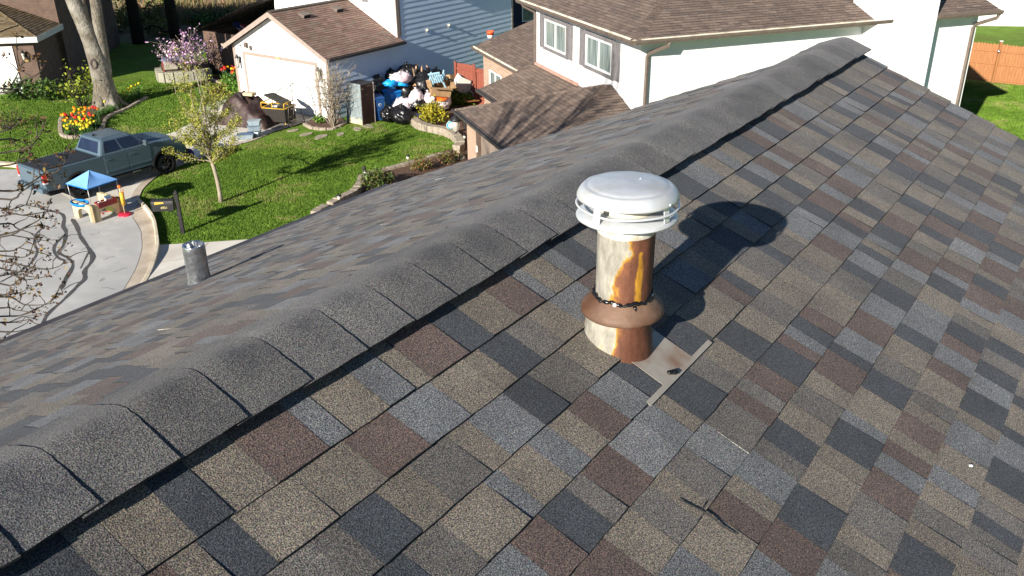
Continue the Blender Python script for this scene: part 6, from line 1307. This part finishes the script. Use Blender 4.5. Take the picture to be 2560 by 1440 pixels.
for k, (u, v, h, s) in enumerate(((300, 80, 1.4, 1.2), (325, 62, 1.8, 1.4), (375, 72, 1.2, 1.1), (400, 52, 1.8, 1.5), (405, 88, .9, 1.2), (480, 40, 1.6, 1.4), (500, 72, 1.1, 1.6), (340, 30, 2.0, 1.6), (560, 62, 1.0, 1.3), (470, 12, 1.6, 1.5))):
    shrub('brush', ('olive brush at the end wall of the brown house', 'tall olive brush left of the left conifer', 'yellow-green brush between the conifers', 'tall brush above the looping branch', 'low green brush below the looping branch', 'brush right of the right conifer', 'dark brush beside the fence behind the blossom', 'farthest brush beyond the left conifer', 'dark brush behind the red-brown fence', 'brush at the top edge beyond the conifers')[k], 'shrub', g(u, v), h, s, 18, [(.16, .17, .04), (.11, .15, .03), (.21, .19, .07)] if k not in (6, 8) else GR, .11, 520, clump=.2, group='brush in the field')

# budding tree whose twigs reach in from the left edge
B = Vector((-10.4, 9.3, 0)); bt_ = thing('budding_tree', 'bare budding tree whose thin twigs reach in at the left edge', 'tree', B)
mb = MB(); top = Vector((-10.1, 9.4, 4.4)); mb.tube([p - B for p in (B, Vector((-10.35, 9.3, 1.5)), Vector((-10.2, 9.35, 3)), top)], [.26, .2, .18, .16], 12); mb.build('trunk', M['twigbark'], bt_)
mb = MB(); mbud = MB(); tips = []
hubs = {'a': at(-210, 800, 9.2), 'b': at(-230, 610, 9.3), 'c': at(-260, 420, 9.5), 'd': at(-280, 200, 9.8)}
for hname, hpt in hubs.items():
    s = Vector((-10.25, 9.33, max(2.2, hpt.z - 1.2))) if hname in 'ab' else top; w_ = wander(s, hpt, 4, .04, .04); mb.tube([p - B for p in w_], [.05, .036, .026, .019, .014], 7)
tw_ = [('b', [(0, 651), (59, 664), (113, 673), (146, 666), (163, 656)]), ('b', [(0, 709), (47, 699), (76, 680)]), ('a', [(0, 739), (47, 732), (94, 711)]), ('a', [(0, 742), (59, 761), (106, 762), (137, 756)]), ('a', [(0, 791), (59, 787), (113, 761), (153, 735)]), ('a', [(0, 806), (47, 803), (90, 795)]), ('a', [(0, 829), (38, 822), (70, 806)]), ('a', [(0, 849), (31, 840)]),
       ('b', [(0, 593), (59, 572), (104, 560)]), ('b', [(0, 638), (59, 643), (80, 631)]), ('b', [(0, 628), (47, 619), (70, 600)]), ('c', [(0, 477), (64, 463), (110, 436), (144, 428), (166, 398), (171, 372)]), ('c', [(0, 497), (56, 477), (90, 455), (112, 450)]), ('c', [(0, 383), (69, 369), (100, 338), (114, 302)]), ('b', [(0, 541), (55, 538), (95, 545)]), ('b', [(0, 588), (83, 558), (112, 535), (125, 506)]),
       ('d', [(0, 222), (30, 210), (50, 170), (56, 152)]), ('d', [(0, 232), (55, 202), (95, 185), (112, 160)]), ('c', [(0, 350), (40, 352), (75, 332)]), ('c', [(0, 520), (50, 512), (105, 520)]), ('b', [(0, 560), (45, 572), (100, 590)]), ('a', [(0, 690), (60, 700), (120, 690)]), ('c', [(0, 415), (45, 402), (78, 390)]), ('a', [(0, 770), (40, 775), (88, 782)]), ('b', [(0, 670), (50, 680), (84, 668)]), ('c', [(0, 330), (28, 322), (55, 300)])]
def buds(p, n, sc=1.0):
    for k in range(n):
        mbud.leaf(p + Vector((random.gauss(0, 1), random.gauss(0, 1), random.gauss(0, 1))) * .022 * sc - B, random.uniform(.016, .034) * sc, None, 0, lc(random.choice([(.085, .04, .025), (.06, .03, .025), (.22, .14, .03), (.13, .07, .03), (.05, .028, .024)]), .3), .5)
for hname, l in tw_:
    y = random.uniform(8.9, 10.2); P = [hubs[hname]] + [at(u, v, y + random.uniform(-.12, .12)) for u, v in l]; P = smooth(P, 4); k = len(P) - 1
    mb.tube([p - B for p in P], [.014 * (1 - .78 * i / k) for i in range(k + 1)], 6, cap=False); buds(P[-1], 7)
    for i in range(4, k, 1):
        if random.random() < .42:
            d = (P[i] - P[i - 1]).normalized(); e = P[i] + (d * .6 + Vector((random.gauss(0, .5), random.gauss(0, .5), random.gauss(.1, .6)))) * random.uniform(.1, .36); t = wander(P[i], e, 3, .08); mb.tube([p - B for p in t], [.007, .006, .004, .003], 4, cap=False); buds(e, 6); 
            if random.random() < .5: buds(t[2], 4)
for k in range(9):                                  # the rest of the crown, above and left
    a = random.uniform(0, 6.283); grow(mb, top - B + Vector((0, 0, -.3)), Vector((.55 * math.cos(a), .55 * math.sin(a), 1)).normalized(), 3.2, .09, 3, tips, .5, .15, (2, 3))
for k in range(6):                                  # high limbs leaning over the road side
    a = R_(random.uniform(25, 75)); grow(mb, top - B + Vector((0, 0, -.2 * k * .3)), Vector((.45 * math.cos(a), .45 * math.sin(a), 1)).normalized(), 4.6, .10, 3, tips, .42, .18, (3, 3))
mb.build('branches', M['twigbark'], bt_); tag(mbud.build('buds', M['leaf'], bt_), kind='stuff')
